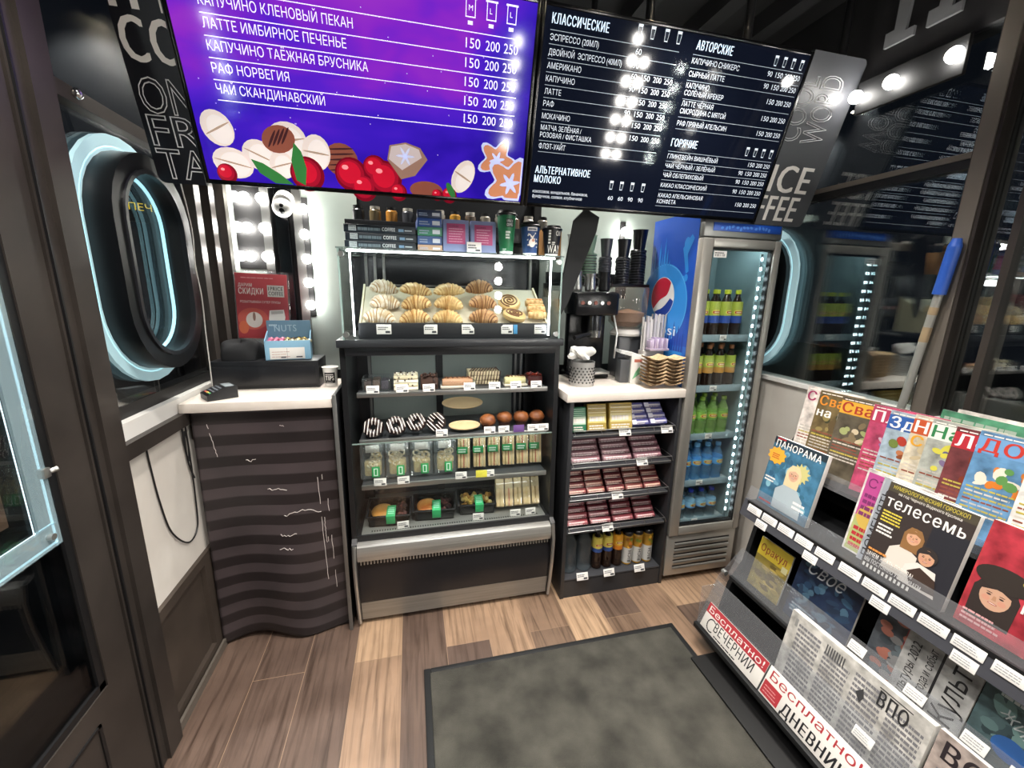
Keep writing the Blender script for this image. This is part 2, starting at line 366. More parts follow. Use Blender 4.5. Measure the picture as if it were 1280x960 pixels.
# ================================================================== lights of the place
def bulb_mesh():
    q = MB(); q.ball((0, -.022, 0), .024, BULB, 12); return q
_bulb = bulb_mesh().mesh('bulb')
bq = MB(); bq.ball((0, -.038, 0), .042, M((1, .96, .90), .5, 0, 75), 14); _bulb2 = bq.mesh('bulb')
def bulb_column(name, label, pts, loc, rot, depth=.02, w=.036, big=None):
    """a slim dark strip that carries round bulbs looking to local -y"""
    t = thing(name, label, 'light', loc, rot)
    xs = [p[0] for p in pts]; zs = [p[1] for p in pts]
    MB().rbox(min(xs)-w/2, max(xs)+w/2, .002, depth, min(zs)-.06, max(zs)+.06, M('#151516', .6), .004).obj('backing_strip', parent=t)
    for x, z in pts:
        o = bpy.data.objects.new('bulb', big or _bulb); COL.objects.link(o); o.parent = t; o.location = (x, 0, z)
    return t
bulb_column('bulb_strip', 'tall strip of round bulbs on the back wall left of the dark post', [(0, z) for z in (1.455, 1.57, 1.69, 1.81, 1.932)], (-.515, 2.43, 0), (0, 0, 0))
bulb_column('bulb_strip', 'double row of bulbs on the back wall behind the red poster', [(x, z) for z in (1.693, 1.83, 1.97) for x in (-.818, -.775, -.70)], (0, 2.43, 0), (0, 0, 0))
bulb_column('bulb_strip', 'strip of bulbs on the back wall above the coffee machine', [(0, z) for z in (1.67, 1.793, 1.916)], (1.275, 2.43, 0), (0, 0, 0))
bulb_column('bulb_strip', 'row of round bulbs along the top of the right window', [(x, 0) for x in (0, .13, .32)], (1.80, 1.51, 2.345), FACE_R)
for x, zs in ((.92, 6), (1.95, 7), (2.07, 6), (2.44, 6), (3.5, 7), (-1.35, 6)):
    bulb_column('bulb_strip', 'strip of round bulbs behind the viewer, mirrored in the menu screens', [(0, 1.35+.15*i) for i in range(zs)], (x, -1.0, 0), (0, 0, pi), .02, .08, _bulb2).__setitem__('group', 'bulb strips behind the viewer')
def spot(x, y, w=SPOT_W, size=1.9, label='round black ceiling spotlight over the shop floor'):
    t = thing('ceiling_spotlight', label, 'light', (x, y, 2.78), group='ceiling spotlights over the shop floor')
    MB().lathe([(.05, -.09), (.05, 0)], BLACK, n=20).obj('housing', parent=t)
    MB().lathe([(.0, -.091), (.038, -.091)], M((1, .95, .86), .5, 0, 18), n=16).obj('bulb', parent=t)
    l = bpy.data.lights.new('spot', 'SPOT'); l.energy = w; l.color = SPOT_COL; l.spot_size = size; l.spot_blend = .6; l.shadow_soft_size = .05
    o = bpy.data.objects.new('lamp', l); COL.objects.link(o); o.parent = t; o.location = (0, 0, -.10)
for x, y, w in ((-.45, .9, 1.1), (.15, .75, 1), (.75, .85, 1.1), (.2, -.1, 1.0), (.9, 0, .6), (1.0, 1.25, .7)): spot(x, y, SPOT_W*w)  # spots over the lit floor, with extra ones added to fill shadows
for x, y in ((-.45, 2.3), (.95, 2.3)): spot(x, y, WORK_W, 2.3)

def pill(rx, rz, n=14):
    s = rz-rx; p = [(rx*cos(pi*i/n), s+rx*sin(pi*i/n)) for i in range(n+1)]
    return p+[(rx*cos(pi+pi*i/n), -s+rx*sin(pi+pi*i/n)) for i in range(n+1)]
def pill_ring(mb, ro, ri, y0, y1, m):
    a, b = pill(*ro), pill(*ri); n = len(a); v = []
    for p, q in ((a, y0), (b, y0), (b, y1), (a, y1)): v += [(u[0], q, u[1]) for u in p]
    fs = []
    for k in range(4):
        for i in range(n): fs.append((k*n+i, k*n+(i+1) % n, ((k+1) % 4)*n+(i+1) % n, ((k+1) % 4)*n+i))
    mb.add(v, fs, m)
def neon_mirror(label, loc, rot, rx=.215, rz=.342, depth=.085):
    t = thing('neon_porthole', label, 'neon light', loc, rot)
    q = MB(); pill_ring(q, (rx, rz), (rx-.052, rz-.052), -depth, -.016, M('#08090c', .35)); pill_ring(q, (rx-.045, rz-.045), (rx-.058, rz-.058), -depth-.006, -depth+.01, M('#1c1d21', .3)); q.obj('frame', parent=t)
    pq = MB(); pill_ring(pq, (rx+.044, rz+.044), (rx-.03, rz-.03), -.016, -.004, M(hx('#a9cdd6'), .5, 0, .30)); pq.obj('glow_plate', parent=t)  # emission here stands in for the tube's glow on its backing
    for k, (e, r) in enumerate(((.010, .009),)):
        q = MB(); p = pill(rx+e, rz+e, 18); p.append(p[0]); q.tube([(a, -.008, b) for a, b in p], r, NEON, 8, cap=False); q.obj('neon_tube', parent=t)
    q = MB(); p = pill(rx-.062, rz-.062, 18); p.append(p[0]); q.tube([(a, -.022, b) for a, b in p], .006, NEON, 6, cap=False); q.obj('inner_reflection_loop', parent=t)  # added glowing loop in place of the neon's reflected arcs
    return t
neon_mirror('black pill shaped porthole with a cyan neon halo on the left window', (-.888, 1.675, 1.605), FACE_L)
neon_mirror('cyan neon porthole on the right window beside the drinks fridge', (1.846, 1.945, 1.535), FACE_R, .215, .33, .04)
# yellow display line and red badge seen through the left porthole
q = thing('street_sign', 'yellow lettered sign seen through the left neon porthole', 'sign', (-1.5, 2.7, 1.93), (0, 0, R(35)))
MB().cyl((.18, .01, -2.01), (.18, .01, -.06), .03, BLACK).obj('post', parent=q)
MB().rbox(-.05, .42, 0, .02, -.06, .08, BLACK).obj('board', parent=q)
MB().text('ВЫПЕЧКА', 0, 0, .035, M('#e0c030', .5, 0, 1.2), -.002).obj('lettering', parent=q)

# ================================================================== menu screens and banners
TILT = R(16.86)
def screen_frame(t, w=1.10, h=.622):
    q = MB()
    for a in ((0, .012, 0, h), (w-.012, w, 0, h), (.012, w-.012, 0, .014), (.012, w-.012, h-.012, h)): q.rbox(a[0], a[1], -.004, .02, a[2], a[3], BLACKG, .002)
    q.rbox(.01, w-.01, .008, .045, .01, h-.01, BLACK, .006); q.obj('frame', parent=t)
def menu_bg():
    m, nt, b = nodes_of('screen_violet'); N = nt.nodes; L = nt.links
    tc = N.new('ShaderNodeTexCoord'); mp = N.new('ShaderNodeMapping'); mp.inputs['Scale'].default_value = (1.2, 1, 2.6); mp.inputs['Rotation'].default_value = (0, R(-20), 0)
    n = N.new('ShaderNodeTexNoise'); n.inputs['Scale'].default_value = 2.2; n.inputs['Detail'].default_value = 3; n.inputs['Distortion'].default_value = .4
    L.new(tc.outputs['Object'], mp.inputs[0]); L.new(mp.outputs[0], n.inputs[0])
    sp = N.new('ShaderNodeSeparateXYZ'); L.new(tc.outputs['Object'], sp.inputs[0])
    mr = N.new('ShaderNodeMapRange'); mr.inputs['From Min'].default_value = .1; mr.inputs['From Max'].default_value = .62; mr.inputs['To Min'].default_value = -.22; mr.inputs['To Max'].default_value = .30; L.new(sp.outputs['Z'], mr.inputs[0])
    mr2 = N.new('ShaderNodeMapRange'); mr2.inputs['From Min'].default_value = .85; mr2.inputs['From Max'].default_value = 1.08; mr2.inputs['To Min'].default_value = 0; mr2.inputs['To Max'].default_value = -.45; L.new(sp.outputs['X'], mr2.inputs[0])
    a = N.new('ShaderNodeMath'); a.operation = 'ADD'; L.new(n.outputs['Fac'], a.inputs[0]); L.new(mr.outputs[0], a.inputs[1])
    a2 = N.new('ShaderNodeMath'); a2.operation = 'ADD'; L.new(a.outputs[0], a2.inputs[0]); L.new(mr2.outputs[0], a2.inputs[1])
    r = ramp(nt, [(.12, '#2a13a0'), (.34, '#3f1cc0'), (.52, '#5a22cc'), (.70, '#8a28c8'), (.9, '#a238c4')]); L.new(a2.outputs[0], r.inputs[0])
    b.inputs['Base Color'].default_value = (0, 0, 0, 1); b.inputs['Roughness'].default_value = .08; b.inputs['Specular IOR Level'].default_value = .35
    L.new(r.outputs[0], b.inputs['Emission Color']); b.inputs['Emission Strength'].default_value = 1.0
    return m
def E(c, s=.9): return M(hx(c), .1, 0, s)
tv = thing('menu_screen', 'left ceiling hung menu screen glowing violet with berries and biscuits', 'screen', (-.655, 1.70, 1.882), (TILT, 0, 0))
screen_frame(tv)
MB().rect(.012, 1.088, .014, .610, menu_bg(), 0).obj('display', parent=tv)
q = MB(); tw = E('#e8e0f6', 1.0); ox = .655
rows = [('КАПУЧИНО КЛЕНОВЫЙ ПЕКАН', .470, -.147), ('ЛАТТЕ ИМБИРНОЕ ПЕЧЕНЬЕ', .418, -.171), ('КАПУЧИНО ТАЁЖНАЯ БРУСНИКА', .366, -.110), ('РАФ НОРВЕГИЯ', .312, -.350), ('ЧАЙ СКАНДИНАВСКИЙ', .260, -.252)]
for i, (s, z, e) in enumerate(rows):
    q.text(s, -.564+ox, z, .024, tw, -.0012, w=e+.564); q.rect(-.566+ox, .384+ox, z-.019, z-.0165, tw, -.001)
    for k, (nn, x) in enumerate((('150', .202), ('200', .268), ('250', .330))): q.text(nn, x+ox, z-.002, .026, tw, -.0012, w=.048)
q.rect(-.566+ox, .384+ox, .508, .5105, tw, -.001)
for x in (.215, .283, .350):
    for a in ((0, .04, .045, .05), (.004, .0065, 0, .045), (.0335, .036, 0, .045), (.004, .036, 0, .003), (.012, .028, -.018, -.008)): q.rect(x+ox-.02+a[0], x+ox-.02+a[1], .545+a[2], .545+a[3], tw, -.001)
    q.text('M' if x < .25 else 'L', x+ox-.006, .562, .014, tw, -.001)
for i in range(46): q.ell(random.uniform(.03, 1.05), random.uniform(.14, .6), .002, .002, E('#b7a0ee', .7), -.0008, 8)
q.obj('menu_lettering', parent=tv)
q = MB(); cream, creamd, pec, berry, berryd, leaf, cook, icing, drk = (E(c, .8) for c in ('#cfc1bb', '#9c8878', '#7c4638', '#b3142c', '#6a0a1c', '#2e6b35', '#b97a58', '#b9bfe6', '#3b1f22'))
def nut(x, z, rx, rz, rot, y):
    q.ell(x+ox, z, rx, rz, cream, y, 20, rot); q.ell(x+ox+.006, z-.004, rx*.72, rz*.8, E('#ddd2cd', .8), y-.0003, 18, rot); q.ell(x+ox, z, rx*.95, rz*.06, creamd, y-.0005, 12, rot)
def ber(x, z, r, y):
    q.ell(x+ox, z, r, r, berryd, y); q.ell(x+ox-.003, z+.003, r*.84, r*.82, E('#8f1026', .8), y-.0002); q.ell(x+ox-.005, z+.006, r*.66, r*.64, berry, y-.0003); q.ell(x+ox-r*.35, z+r*.4, r*.2, r*.14, E('#e88a90', .8), y-.0005, 10)
nut(-.585, .165, .045, .052, .5, -.001); nut(-.56, .068, .060, .045, -.2, -.0012); ber(-.585, .035, .030, -.002)
nut(-.478, .098, .050, .045, -.4, -.0012); nut(-.41, .074, .040, .042, .3, -.002)
nut(-.385, .148, .062, .055, .2, -.001)
q.ell(-.41+ox, .150, .052, .040, pec, -.0022, 20, .3)
for k in range(4): q.ell(-.43+ox+.014*k, .150+.004*k, .004, .03, drk, -.0026, 10, -.5)
ber(-.335, .052, .055, -.0024); nut(-.298, .120, .045, .055, -.1, -.0016)
q.poly([(-.505+ox, .085), (-.47+ox, .075), (-.42+ox, .045), (-.385+ox, .016), (-.44+ox, .016), (-.485+ox, .045)], leaf, -.003)
q.poly([(-.365+ox, .145), (-.345+ox, .12), (-.335+ox, .07), (-.345+ox, .016), (-.372+ox, .03), (-.38+ox, .09)], leaf, -.0034)
q.ell(-.219+ox, .105, .055, .052, pec, -.001, 20)
for k in range(5): q.ell(-.219+ox, .075+.016*k, .045, .003, drk, -.0014, 10, .1)
for x, z, r in ((-.19, .062, .055), (-.108, .088, .042), (-.075, .058, .058), (-.15, .022, .045), (-.03, .016, .03)): ber(x, z, r, -.002-.0004*(x+.2))
q.poly([(-.065+ox, .12), (-.055+ox, .165), (.0+ox, .178), (.05+ox, .165), (.075+ox, .13), (.03+ox, .075), (-.02+ox, .06)], E('#8a6a5c', .8), -.0024)
q.poly([(-.06+ox, .122), (-.05+ox, .162), (.0+ox, .173), (.045+ox, .16), (.055+ox, .135), (-.015+ox, .09)], E('#b7a9a8', .8), -.0028)
for a in range(3): q.ell(ox-.003, .135, .032, .004, icing, -.0032, 8, a*pi/3)
nut(.205, .085, .038, .060, -.5, -.0012); ber(.155, .018, .028, -.0014); q.ell(.07+ox, .03, .06, .03, pec, -.0012); ber(.11, .016, .02, -.002); q.ell(.16+ox, .035, .012, .03, leaf, -.003, 12, .5)
for (x, z, s, y) in ((.33, .150, 1.0, -.0012), (.385, .075, 1.35, -.0022)):
    pts = [(x+ox+s*.062*(1+.28*cos(5*a+.6))*cos(a), z+s*.058*(1+.28*cos(5*a+.6))*sin(a)) for a in [2*pi*i/40 for i in range(40)]]
    pts = [(min(p[0], 1.086), max(p[1], .016)) for p in pts]; q.poly(pts, icing, y)
    q.poly([(x+ox+(p[0]-x-ox)*.86, z+(p[1]-z)*.86) for p in pts], cook, y-.0003)
    for a in range(3): q.ell(min(x+ox, 1.04), z, .03*s, .006*s, icing, y-.0007, 10, a*pi/3+.2)
q.obj('berry_picture', parent=tv)
for x in (.25, .85): MB().cyl((x, .03, .55), (x, .03-.0, .55), .01, BLACK) if False else None
def hanger(t, xs, col=BLACK):
    for x in xs:
        o = MB().cyl((0, 0, 0), (0, 0, .36), .016, col).cyl((0, 0, 0), (0, 0, .03), .03, col).obj('ceiling_rod', parent=t, loc=(x, .055, .585), rot=(-TILT, 0, 0))
hanger(tv, (.3, .8))
tv2 = thing('menu_screen', 'right ceiling hung menu screen with white price list on black', 'screen', (.451, 1.70, 1.882), (TILT, 0, 0))
screen_frame(tv2)
MB().rect(.012, 1.088, .014, .610, M((.0035, .005, .011), .06, 0, .9, .45), 0).obj('display', parent=tv2)
q = MB(); ox = -.451; hd = E('#cfe2f4', 1.0); tx = E('#d4dbe4', .78); ln = E('#9aa3ad', .8)
q.text('КЛАССИЧЕСКИЕ', .487+ox, .568, .026, hd, -.0012, w=.205, bold=.035)
L1 = [('ЭСПРЕССО (20МЛ)', .524, .178), ('ДВОЙНОЙ  ЭСПРЕССО (40МЛ)', .484, .275), ('АМЕРИКАНО', .447, .126), ('КАПУЧИНО', .410, .108), ('ЛАТТЕ', .373, .062), ('РАФ', .337, .040), ('МОКАЧИНО', .299, .108), (None, 0, 0), ('ФЛЭТ-УАЙТ', .204, .105)]
for s, z, w in L1:
    if s: q.text(s, .486+ox, z, .0165, tx, -.0012, w=w); q.rect(.484+ox, .975+ox, z-.0115, z-.0098, ln, -.001)
q.text('МАТЧА ЗЕЛЁНАЯ /', .486+ox, .264, .0155, tx, -.0012, w=.160); q.text('РОЗОВАЯ / ФИСТАШКА', .486+ox, .241, .0155, tx, -.0012, w=.205); q.rect(.484+ox, .975+ox, .229, .2307, ln, -.001); q.rect(.484+ox, .975+ox, .550, .5517, ln, -.001)
for z, vals in ((.524, ('60',)), (.484, ('90',)), (.452, ('60', '150', '200', '250')), (.415, ('90', '150', '200', '250')), (.378, ('90', '150', '200', '250')), (.340, ('90', '150', '200', '250')), (.304, ('90', '150', '200', '250')), (.262, ('90', '150', '200', '250'))):
    for k, v in enumerate(vals): q.text(v, (.806, .848, .896, .942)[k]+ox, z, .017, tx, -.0012, w=.034 if len(v) > 2 else .023)
def cups(xs, z, h):
    for i, x in enumerate(xs):
        w = h*.5; x += ox
        q.poly([(x, z+h), (x+w, z+h), (x+w*.85, z), (x+w*.15, z)], tx, -.001); q.poly([(x+.002, z+h-.008), (x+w-.002, z+h-.008), (x+w*.8, z+.003), (x+w*.2, z+.003)], E('#1c2430', .6), -.0014)
cups((.80, .85, .905, .955), .572, .036); cups((.80, .845, .893, .943), .085, .032)
q.text('АЛЬТЕРНАТИВНОЕ', .482+ox, .121, .024, hd, -.0012, w=.226, bold=.035); q.text('МОЛОКО', .481+ox, .089, .024, hd, -.0012, w=.108, bold=.035)
q.text('кокосовое, миндальное, банановое,', .480+ox, .052, .011, tx, -.0012, w=.232); q.text('фундучное, соевое, клубничное', .480+ox, .035, .011, tx, -.0012, w=.21)
for x, v in ((.803, '60'), (.848, '60'), (.893, '90'), (.94, '90')): q.text(v, x+ox, .046, .015, tx, -.0012, w=.022)
q.text('АВТОРСКИЕ', 1.041+ox, .567, .026, hd, -.0012, w=.154, bold=.035); cups((1.385, 1.425, 1.465, 1.505), .560, .032)
for s, z, w in (('КАПУЧИНО СНИКЕРС', .526, .206), ('СЫРНЫЙ ЛАТТЕ', .487, .155), ('КАПУЧИНО', .452, .10), ('СОЛЁНЫЙ КРЕКЕР', .429, .172), ('ЛАТТЕ ЧЁРНАЯ', .395, .14), ('СМОРОДИНА С МЯТОЙ', .371, .205), ('РАФ ПРЯНЫЙ АПЕЛЬСИН', .331, .225)): q.text(s, 1.036+ox, z, .016, tx, -.0012, w=w)
for z in (.551, .511, .474, .416, .358, .319): q.rect(1.034+ox, 1.53+ox, z, z+.0016, ln, -.001)
for z, n0 in ((.526, 0), (.487, 0), (.440, 1), (.383, 1), (.331, 1)):
    for k, v in enumerate(('90', '150', '200', '250')):
        if k >= n0: q.text(v, (1.372, 1.410, 1.452, 1.492)[k]+ox, z, .0165, tx, -.0012, w=.033 if k else .022)
q.text('ГОРЯЧИЕ', 1.032+ox, .260, .025, hd, -.0012, w=.118, bold=.035); cups((1.385, 1.425, 1.465, 1.505), .255, .032)
for s, z, w in (('ГЛИНТВЕЙН ВИШНЁВЫЙ', .217, .235), ('ЧАЙ ЧЁРНЫЙ / ЗЕЛЁНЫЙ', .183, .235), ('ЧАЙ ОБЛЕПИХОВЫЙ', .149, .19), ('КАКАО КЛАССИЧЕСКИЙ', .111, .22), ('КАКАО АПЕЛЬСИНОВАЯ', .072, .215), ('КОНФЕТА', .049, .09)):
    q.text(s, 1.029+ox, z, .015, tx, -.0012, w=w)
    if z != .072: q.rect(1.026+ox, 1.528+ox, z-.0115, z-.010, ln, -.001)
q.rect(1.026+ox, 1.528+ox, .241, .2426, ln, -.001)
for z, n0 in ((.217, 1), (.183, 0), (.149, 0), (.111, 0), (.060, 1)):
    for k, v in enumerate(('90', '150', '200', '250')):
        if k >= n0: q.text(v, (1.382, 1.418, 1.458, 1.496)[k]+ox, z, .0155, tx, -.0012, w=.031 if k else .021)
q.obj('price_lettering', parent=tv2); hanger(tv2, (.42, .84))
# banner boards beside the screens
def banner(name, label, x0, x1, dk, right, texts, rods):
    t = thing(name, label, 'banner', (x0, 1.70, 1.882), (TILT, 0, 0)); w = x1-x0; h = .632
    def corner(cx, cz, a0, r=.022): return [(cx+r*cos(a0+pi/2*i/5), cz+r*sin(a0+pi/2*i/5)) for i in range(6)]
    pts = corner(w-.022, .014, -pi/2)+corner(w-.022, h-.022, 0)+[(0, h), (0, -.008)] if right else [(w, -.008), (w, h)]+corner(.022, h-.022, pi/2)+corner(.022, .014, pi)
    MB().prism(pts, .004, .026, dk).obj('board', parent=t)
    for nm, dec in texts:
        q = MB(); dec(q); _cut(q, [(.002, 1)] if right else [(w-.002, -1)], True); q.obj(nm, parent=t)
    hanger(t, rods); return t
bw = M('#efeae4', .6); bo = M('#dadadc', .6); yy = .0035
def lb(q): q.text('1PRICE', .008, .437, .104, bw, yy, w=.385, bold=.035); q.text('COFFEE', .009, .316, .106, bw, yy, w=.365, bold=.035)
def lo(q): q.text('ON', .014, .189, .090, bo, yy, w=.142, outline=.014); q.text('FRI', .014, .101, .082, bo, yy, w=.165, outline=.014); q.text('TAS', .014, .007, .085, bo, yy, w=.190, outline=.014)
banner('hanging_banner', 'black banner board with large white letters left of the violet screen', -.793, -.658, M('#12131a', .35), False, [('brand_lettering', lb), ('outline_lettering', lo)], (.07,))
banner('hanging_banner', 'banner board with reflected light painted grey, white letters, right of the black menu screen', 1.556, 1.822, M('#4a4b4f', .35), True, [  # board's grey has the reflected lamp light put into it
    ('price_word', lambda q: q.text('PRICE', -.173, .132, .106, bw, yy, w=.386, bold=.035)), ('coffee_word', lambda q: q.text('COFFEE', -.205, .013, .103, bw, yy, w=.405, bold=.035)),
    ('outline_word', lambda q: q.text('WORD', .191, .324, .108, bo, yy, w=.240, rot=pi/2, outline=.014)), ('outline_word', lambda q: q.text('COOL', .068, .326, .102, bo, yy, w=.228, rot=pi/2, outline=.014))], (.20,))

# ================================================================== floor mat
fm = thing('floor_mat', 'large dark grey entrance mat with a black rubber rim on the wood floor', 'mat', (.005, 0, 0))
MATF = noisy('mat_pile', '#2a2924', '#55534b', 7, .95, bump=.0, detail=9, lo=.3, hi=.72)
nt = MATF.node_tree; n3 = nt.nodes.new('ShaderNodeTexNoise'); n3.inputs['Scale'].default_value = 420; bp = nt.nodes.new('ShaderNodeBump'); bp.inputs['Strength'].default_value = .9; bp.inputs['Distance'].default_value = .004
nt.links.new(n3.outputs['Fac'], bp.inputs['Height']); nt.links.new(bp.outputs[0], nt.nodes['Principled BSDF'].inputs['Normal'])
MB().rbox(.024, 1.146, -.6, 1.426, .0, .011, MATF, .003).obj('pile', parent=fm)
q = MB()
for a in ((0, .028, -.62, 1.45), (1.142, 1.17, -.62, 1.45), (.028, 1.142, 1.422, 1.45), (.028, 1.142, -.62, -.595)): q.rbox(a[0], a[1], a[2], a[3], 0, .008, M('#1a1b1c', .6), .003)
q.obj('rubber_rim', parent=fm)

# ================================================================== refrigerated display case
CX0, CX1 = -.287, .655
dc = thing('display_case', 'black refrigerated pastry display case with lit glass box on top', 'display case', (0, 0, 0))
def profile_panel(q, x0, x1, m, off=0.0):
    q.prism([(1.756-off, .03), (1.733-off, .12), (1.712-off, .26), (1.706-off, .37), (1.722-off, .443), (1.748-off, .46), (1.766-off, 1.315), (2.16, 1.315), (2.16, .03)], x0, x1, m, 'x')
for x0 in (CX0, CX1-.022):
    q = MB(); profile_panel(q, x0, x0+.022, M('#17181a', .35)); o = q.obj('side_panel', parent=dc)
    q = MB(); q.tube([(x0+.011, 1.750, .02), (x0+.011, 1.727, .12), (x0+.011, 1.706, .26), (x0+.011, 1.700, .37), (x0+.011, 1.715, .443)], .0085, STEEL, 8); q.obj('edge_trim', parent=o)
a, b2 = CX0+.022, CX1-.022
q = MB(); q.prism([(1.742, .36), (1.716, .362), (1.708, .385), (1.708, .41), (1.716, .432), (1.735, .442), (1.76, .442), (1.76, .36)], a, b2, noisy('brushed_steel', '#a9a7a2', '#bcbab5', 3, .34, .75, (1, 60, 60)), 'x'); q.obj('bumper_rail', parent=dc)
q = MB(); q.box(a, b2, 1.735, 1.745, .338, .362, BLACK)
n = 62
for i in range(n):
    x = a+.012+(b2-a-.024)*i/(n-1); q.rbox(x-.0035, x+.0035, 1.722, 1.738, .340, .360, STEEL, .002)
q.obj('vent_grille', parent=dc)
q = MB(); q.prism([(1.738, .338), (1.724, .26), (1.738, .135), (1.76, .135), (1.76, .338)], a, b2, M('#18171a', .3), 'x'); q.obj('front_panel', parent=dc)
q = MB(); q.prism([(1.738, .133), (1.758, .028), (1.775, .028), (1.775, .133)], a, b2, noisy('grey_steel_kick', '#8a867f', '#98948d', 3, .4, .5, (1, 40, 40)), 'x'); q.obj('kick_panel', parent=dc)
q = MB(); q.box(a+.02, b2-.02, 1.80, 2.14, 0, .03, BLACK); q.obj('plinth', parent=dc)
q = MB(); q.box(a, b2, 1.748, 2.14, .40, .470, M('#1c1d1f', .5)); q.rbox(a+.018, b2-.018, 1.757, 2.13, .462, .474, noisy('deck_steel', '#8e8f8c', '#a3a49f', 2, .35, .5), .002)
for i in range(70):
    x = a+.06+(b2-a-.12)*i/69; q.box(x, x+.005, 1.766, 1.776, .474, .4752, BLACK)
q.obj('well_floor', parent=dc)
q = MB()
q.box(a, b2, 2.135, 2.145, .46, 1.315, M('#26292c', .4))
for x0, x1 in ((-.20, .115), (.15, .52)): q.box(x0, x1, 2.128, 2.135, .5, 1.30, M('#7d8580', .22))
q.box(.115, .15, 2.12, 2.135, .46, 1.315, BLACK)
for x in (a, b2-.05): q.box(x, x+.05, 2.10, 2.135, .46, 1.315, BLACK)
for x in (-.215, .53, .56): q.box(x, x+.012, 2.115, 2.13, .5, 1.30, STEELD)
q.obj('back_doors', parent=dc)
def price_tag(x, parent, y, z, w=.052, h=.034, m=TAG, tilt=-8):
    q = MB(); q.rbox(-w/2, w/2, 0, .0015, 0, h, m, .0005)
    if m is TAG:
        q.lines(-w*.42, w*.3, h*.45, h*.85, 2, TAGT, -.0006); q.rect(w*.1, w*.42, h*.12, h*.34, M('#3a3b40', .7), -.0006)
    return q.obj('price_tag', parent=parent, loc=(x, y, z), rot=(R(tilt), 0, R(random.uniform(-4, 4))))
def case_shelf(y, z, tags, lip=.022):
    q = MB(); q.rbox(a+.03, b2-.02, y, 2.10, z-.012, z, M('#3c3f42', .3), .002); sh = q.obj('shelf', parent=dc)
    MB().rbox(a+.03, b2-.02, y-.008, y, z-.016, z+lip*.3, STEEL, .002).obj('shelf_rail', parent=sh)
    for tx_, mm in tags: price_tag(tx_, sh, y-.012, z+.002, m=mm)
PUR = M('#5d3d78', .6); YEL = M('#d8cf4a', .6)
case_shelf(1.80, 1.110, [(x, TAG) for x in (-.169, -.048, .065, .244, .358, .458, .556)])
case_shelf(1.79, .902, [(.117, TAG), (.336, TAG), (.403, TAG), (.475, PUR), (.544, TAG), (.595, TAG)])
case_shelf(1.77, .698, [(-.156, TAG), (-.056, TAG), (.2, TAG), (.295, YEL), (.33, TAG)])
wf = bpy.data.objects['well_floor']
for x in (-.066, .282, .465, .542): price_tag(x, wf, 1.766, .476)
q = MB(); q.box(a+.004, b2-.004, 1.756, 1.760, .462, .90, SHEET); q.tube([(a+.004, 1.758, .90), (b2-.004, 1.758, .945-.045)], .003, glass_mat('glass_edge', (.75, .9, .85), .1, .25, (.5, .62, .58)), 6); q.obj('front_glass', parent=dc)
for z, nm in ((1.308, 'led_strip'),):
    MB().box(a+.05, b2-.05, 1.764, 1.780, z-.006, z, LED).obj(nm, parent=dc)
for z, y in ((1.095, 1.83), (.886, 1.82), (.682, 1.80)): MB().box(a+.06, b2-.06, y, y+.008, z-.003, z+.002, M((.93, .98, 1), .5, 0, 16)).obj('led_strip', parent=dc)
MB().rbox(a, b2, 1.752, 1.760, 1.280, 1.316, M('#1c1d20', .4), .002).obj('light_valance', parent=dc)
q = MB(); q.rbox(CX0-.006, CX1+.006, 1.735, 2.165, 1.315, 1.347, M('#2c2e31', .3), .004); q.obj('deck', parent=dc)
# glass box on the deck
gx0, gx1, gy0, gy1, gz0, gz1 = -.266, .642, 1.745, 2.15, 1.347, 1.695
q = MB(); q.box(gx0, gx1, gy0, gy0+.005, gz0, gz1, SHEET); q.obj('box_front_glass', parent=dc)
for x in (gx0, gx1-.005): MB().box(x, x+.005, gy0+.005, gy1, gz0, gz1, SHEET).obj('box_side_glass', parent=dc)
MB().rbox(gx0-.005, gx1+.005, gy0-.005, gy1, gz1, gz1+.006, glass_mat('top_glass', (.85, .93, .91), 0, .12), .001).obj('box_top_glass', parent=dc)
EDGE = glass_mat('edge_glow', (.8, .93, .9), .1, .3, (.7, .85, .82))
q = MB()
for x in (gx0, gx1-.005): q.box(x-.001, x+.006, gy0-.001, gy0+.001, gz0, gz1, EDGE)
q.obj('glass_edge', parent=dc)
LED2 = M((.95, .99, 1), .5, 0, 16.0)
MB().box(gx0+.03, gx1-.03, gy0+.016, gy0+.024, gz1-.008, gz1-.003, LED2).obj('led_strip', parent=dc)
for x in (gx0+.042, gx1-.046): MB().box(x-.0025, x+.0025, gy0+.016, gy0+.024, gz0+.012, gz1-.004, LED2).obj('led_strip', parent=dc)
q = MB()
for x in (gx0+.012, gx1-.016):
    for z in (gz0+.02, gz1-.02): q.cyl((x, gy0-.004, z), (x, gy0+.014, z), .011, STEEL, 14)
q.obj('glass_clamp', parent=dc)
q = MB(); q.box(gx0, gx1, gy1-.005, gy1, gz0, gz1, M('#1b1d21', .2))
for x in (gx0+.06, gx0+.10, gx0+.14, .60): q.box(x, x+.012, gy1-.03, gy1-.005, gz0, gz1, STEELD)
q.rbox(-.14, .52, gy1-.02, gy1-.005, 1.56, 1.57, M('#8b8a86', .5), .002); q.obj('box_back', parent=dc)

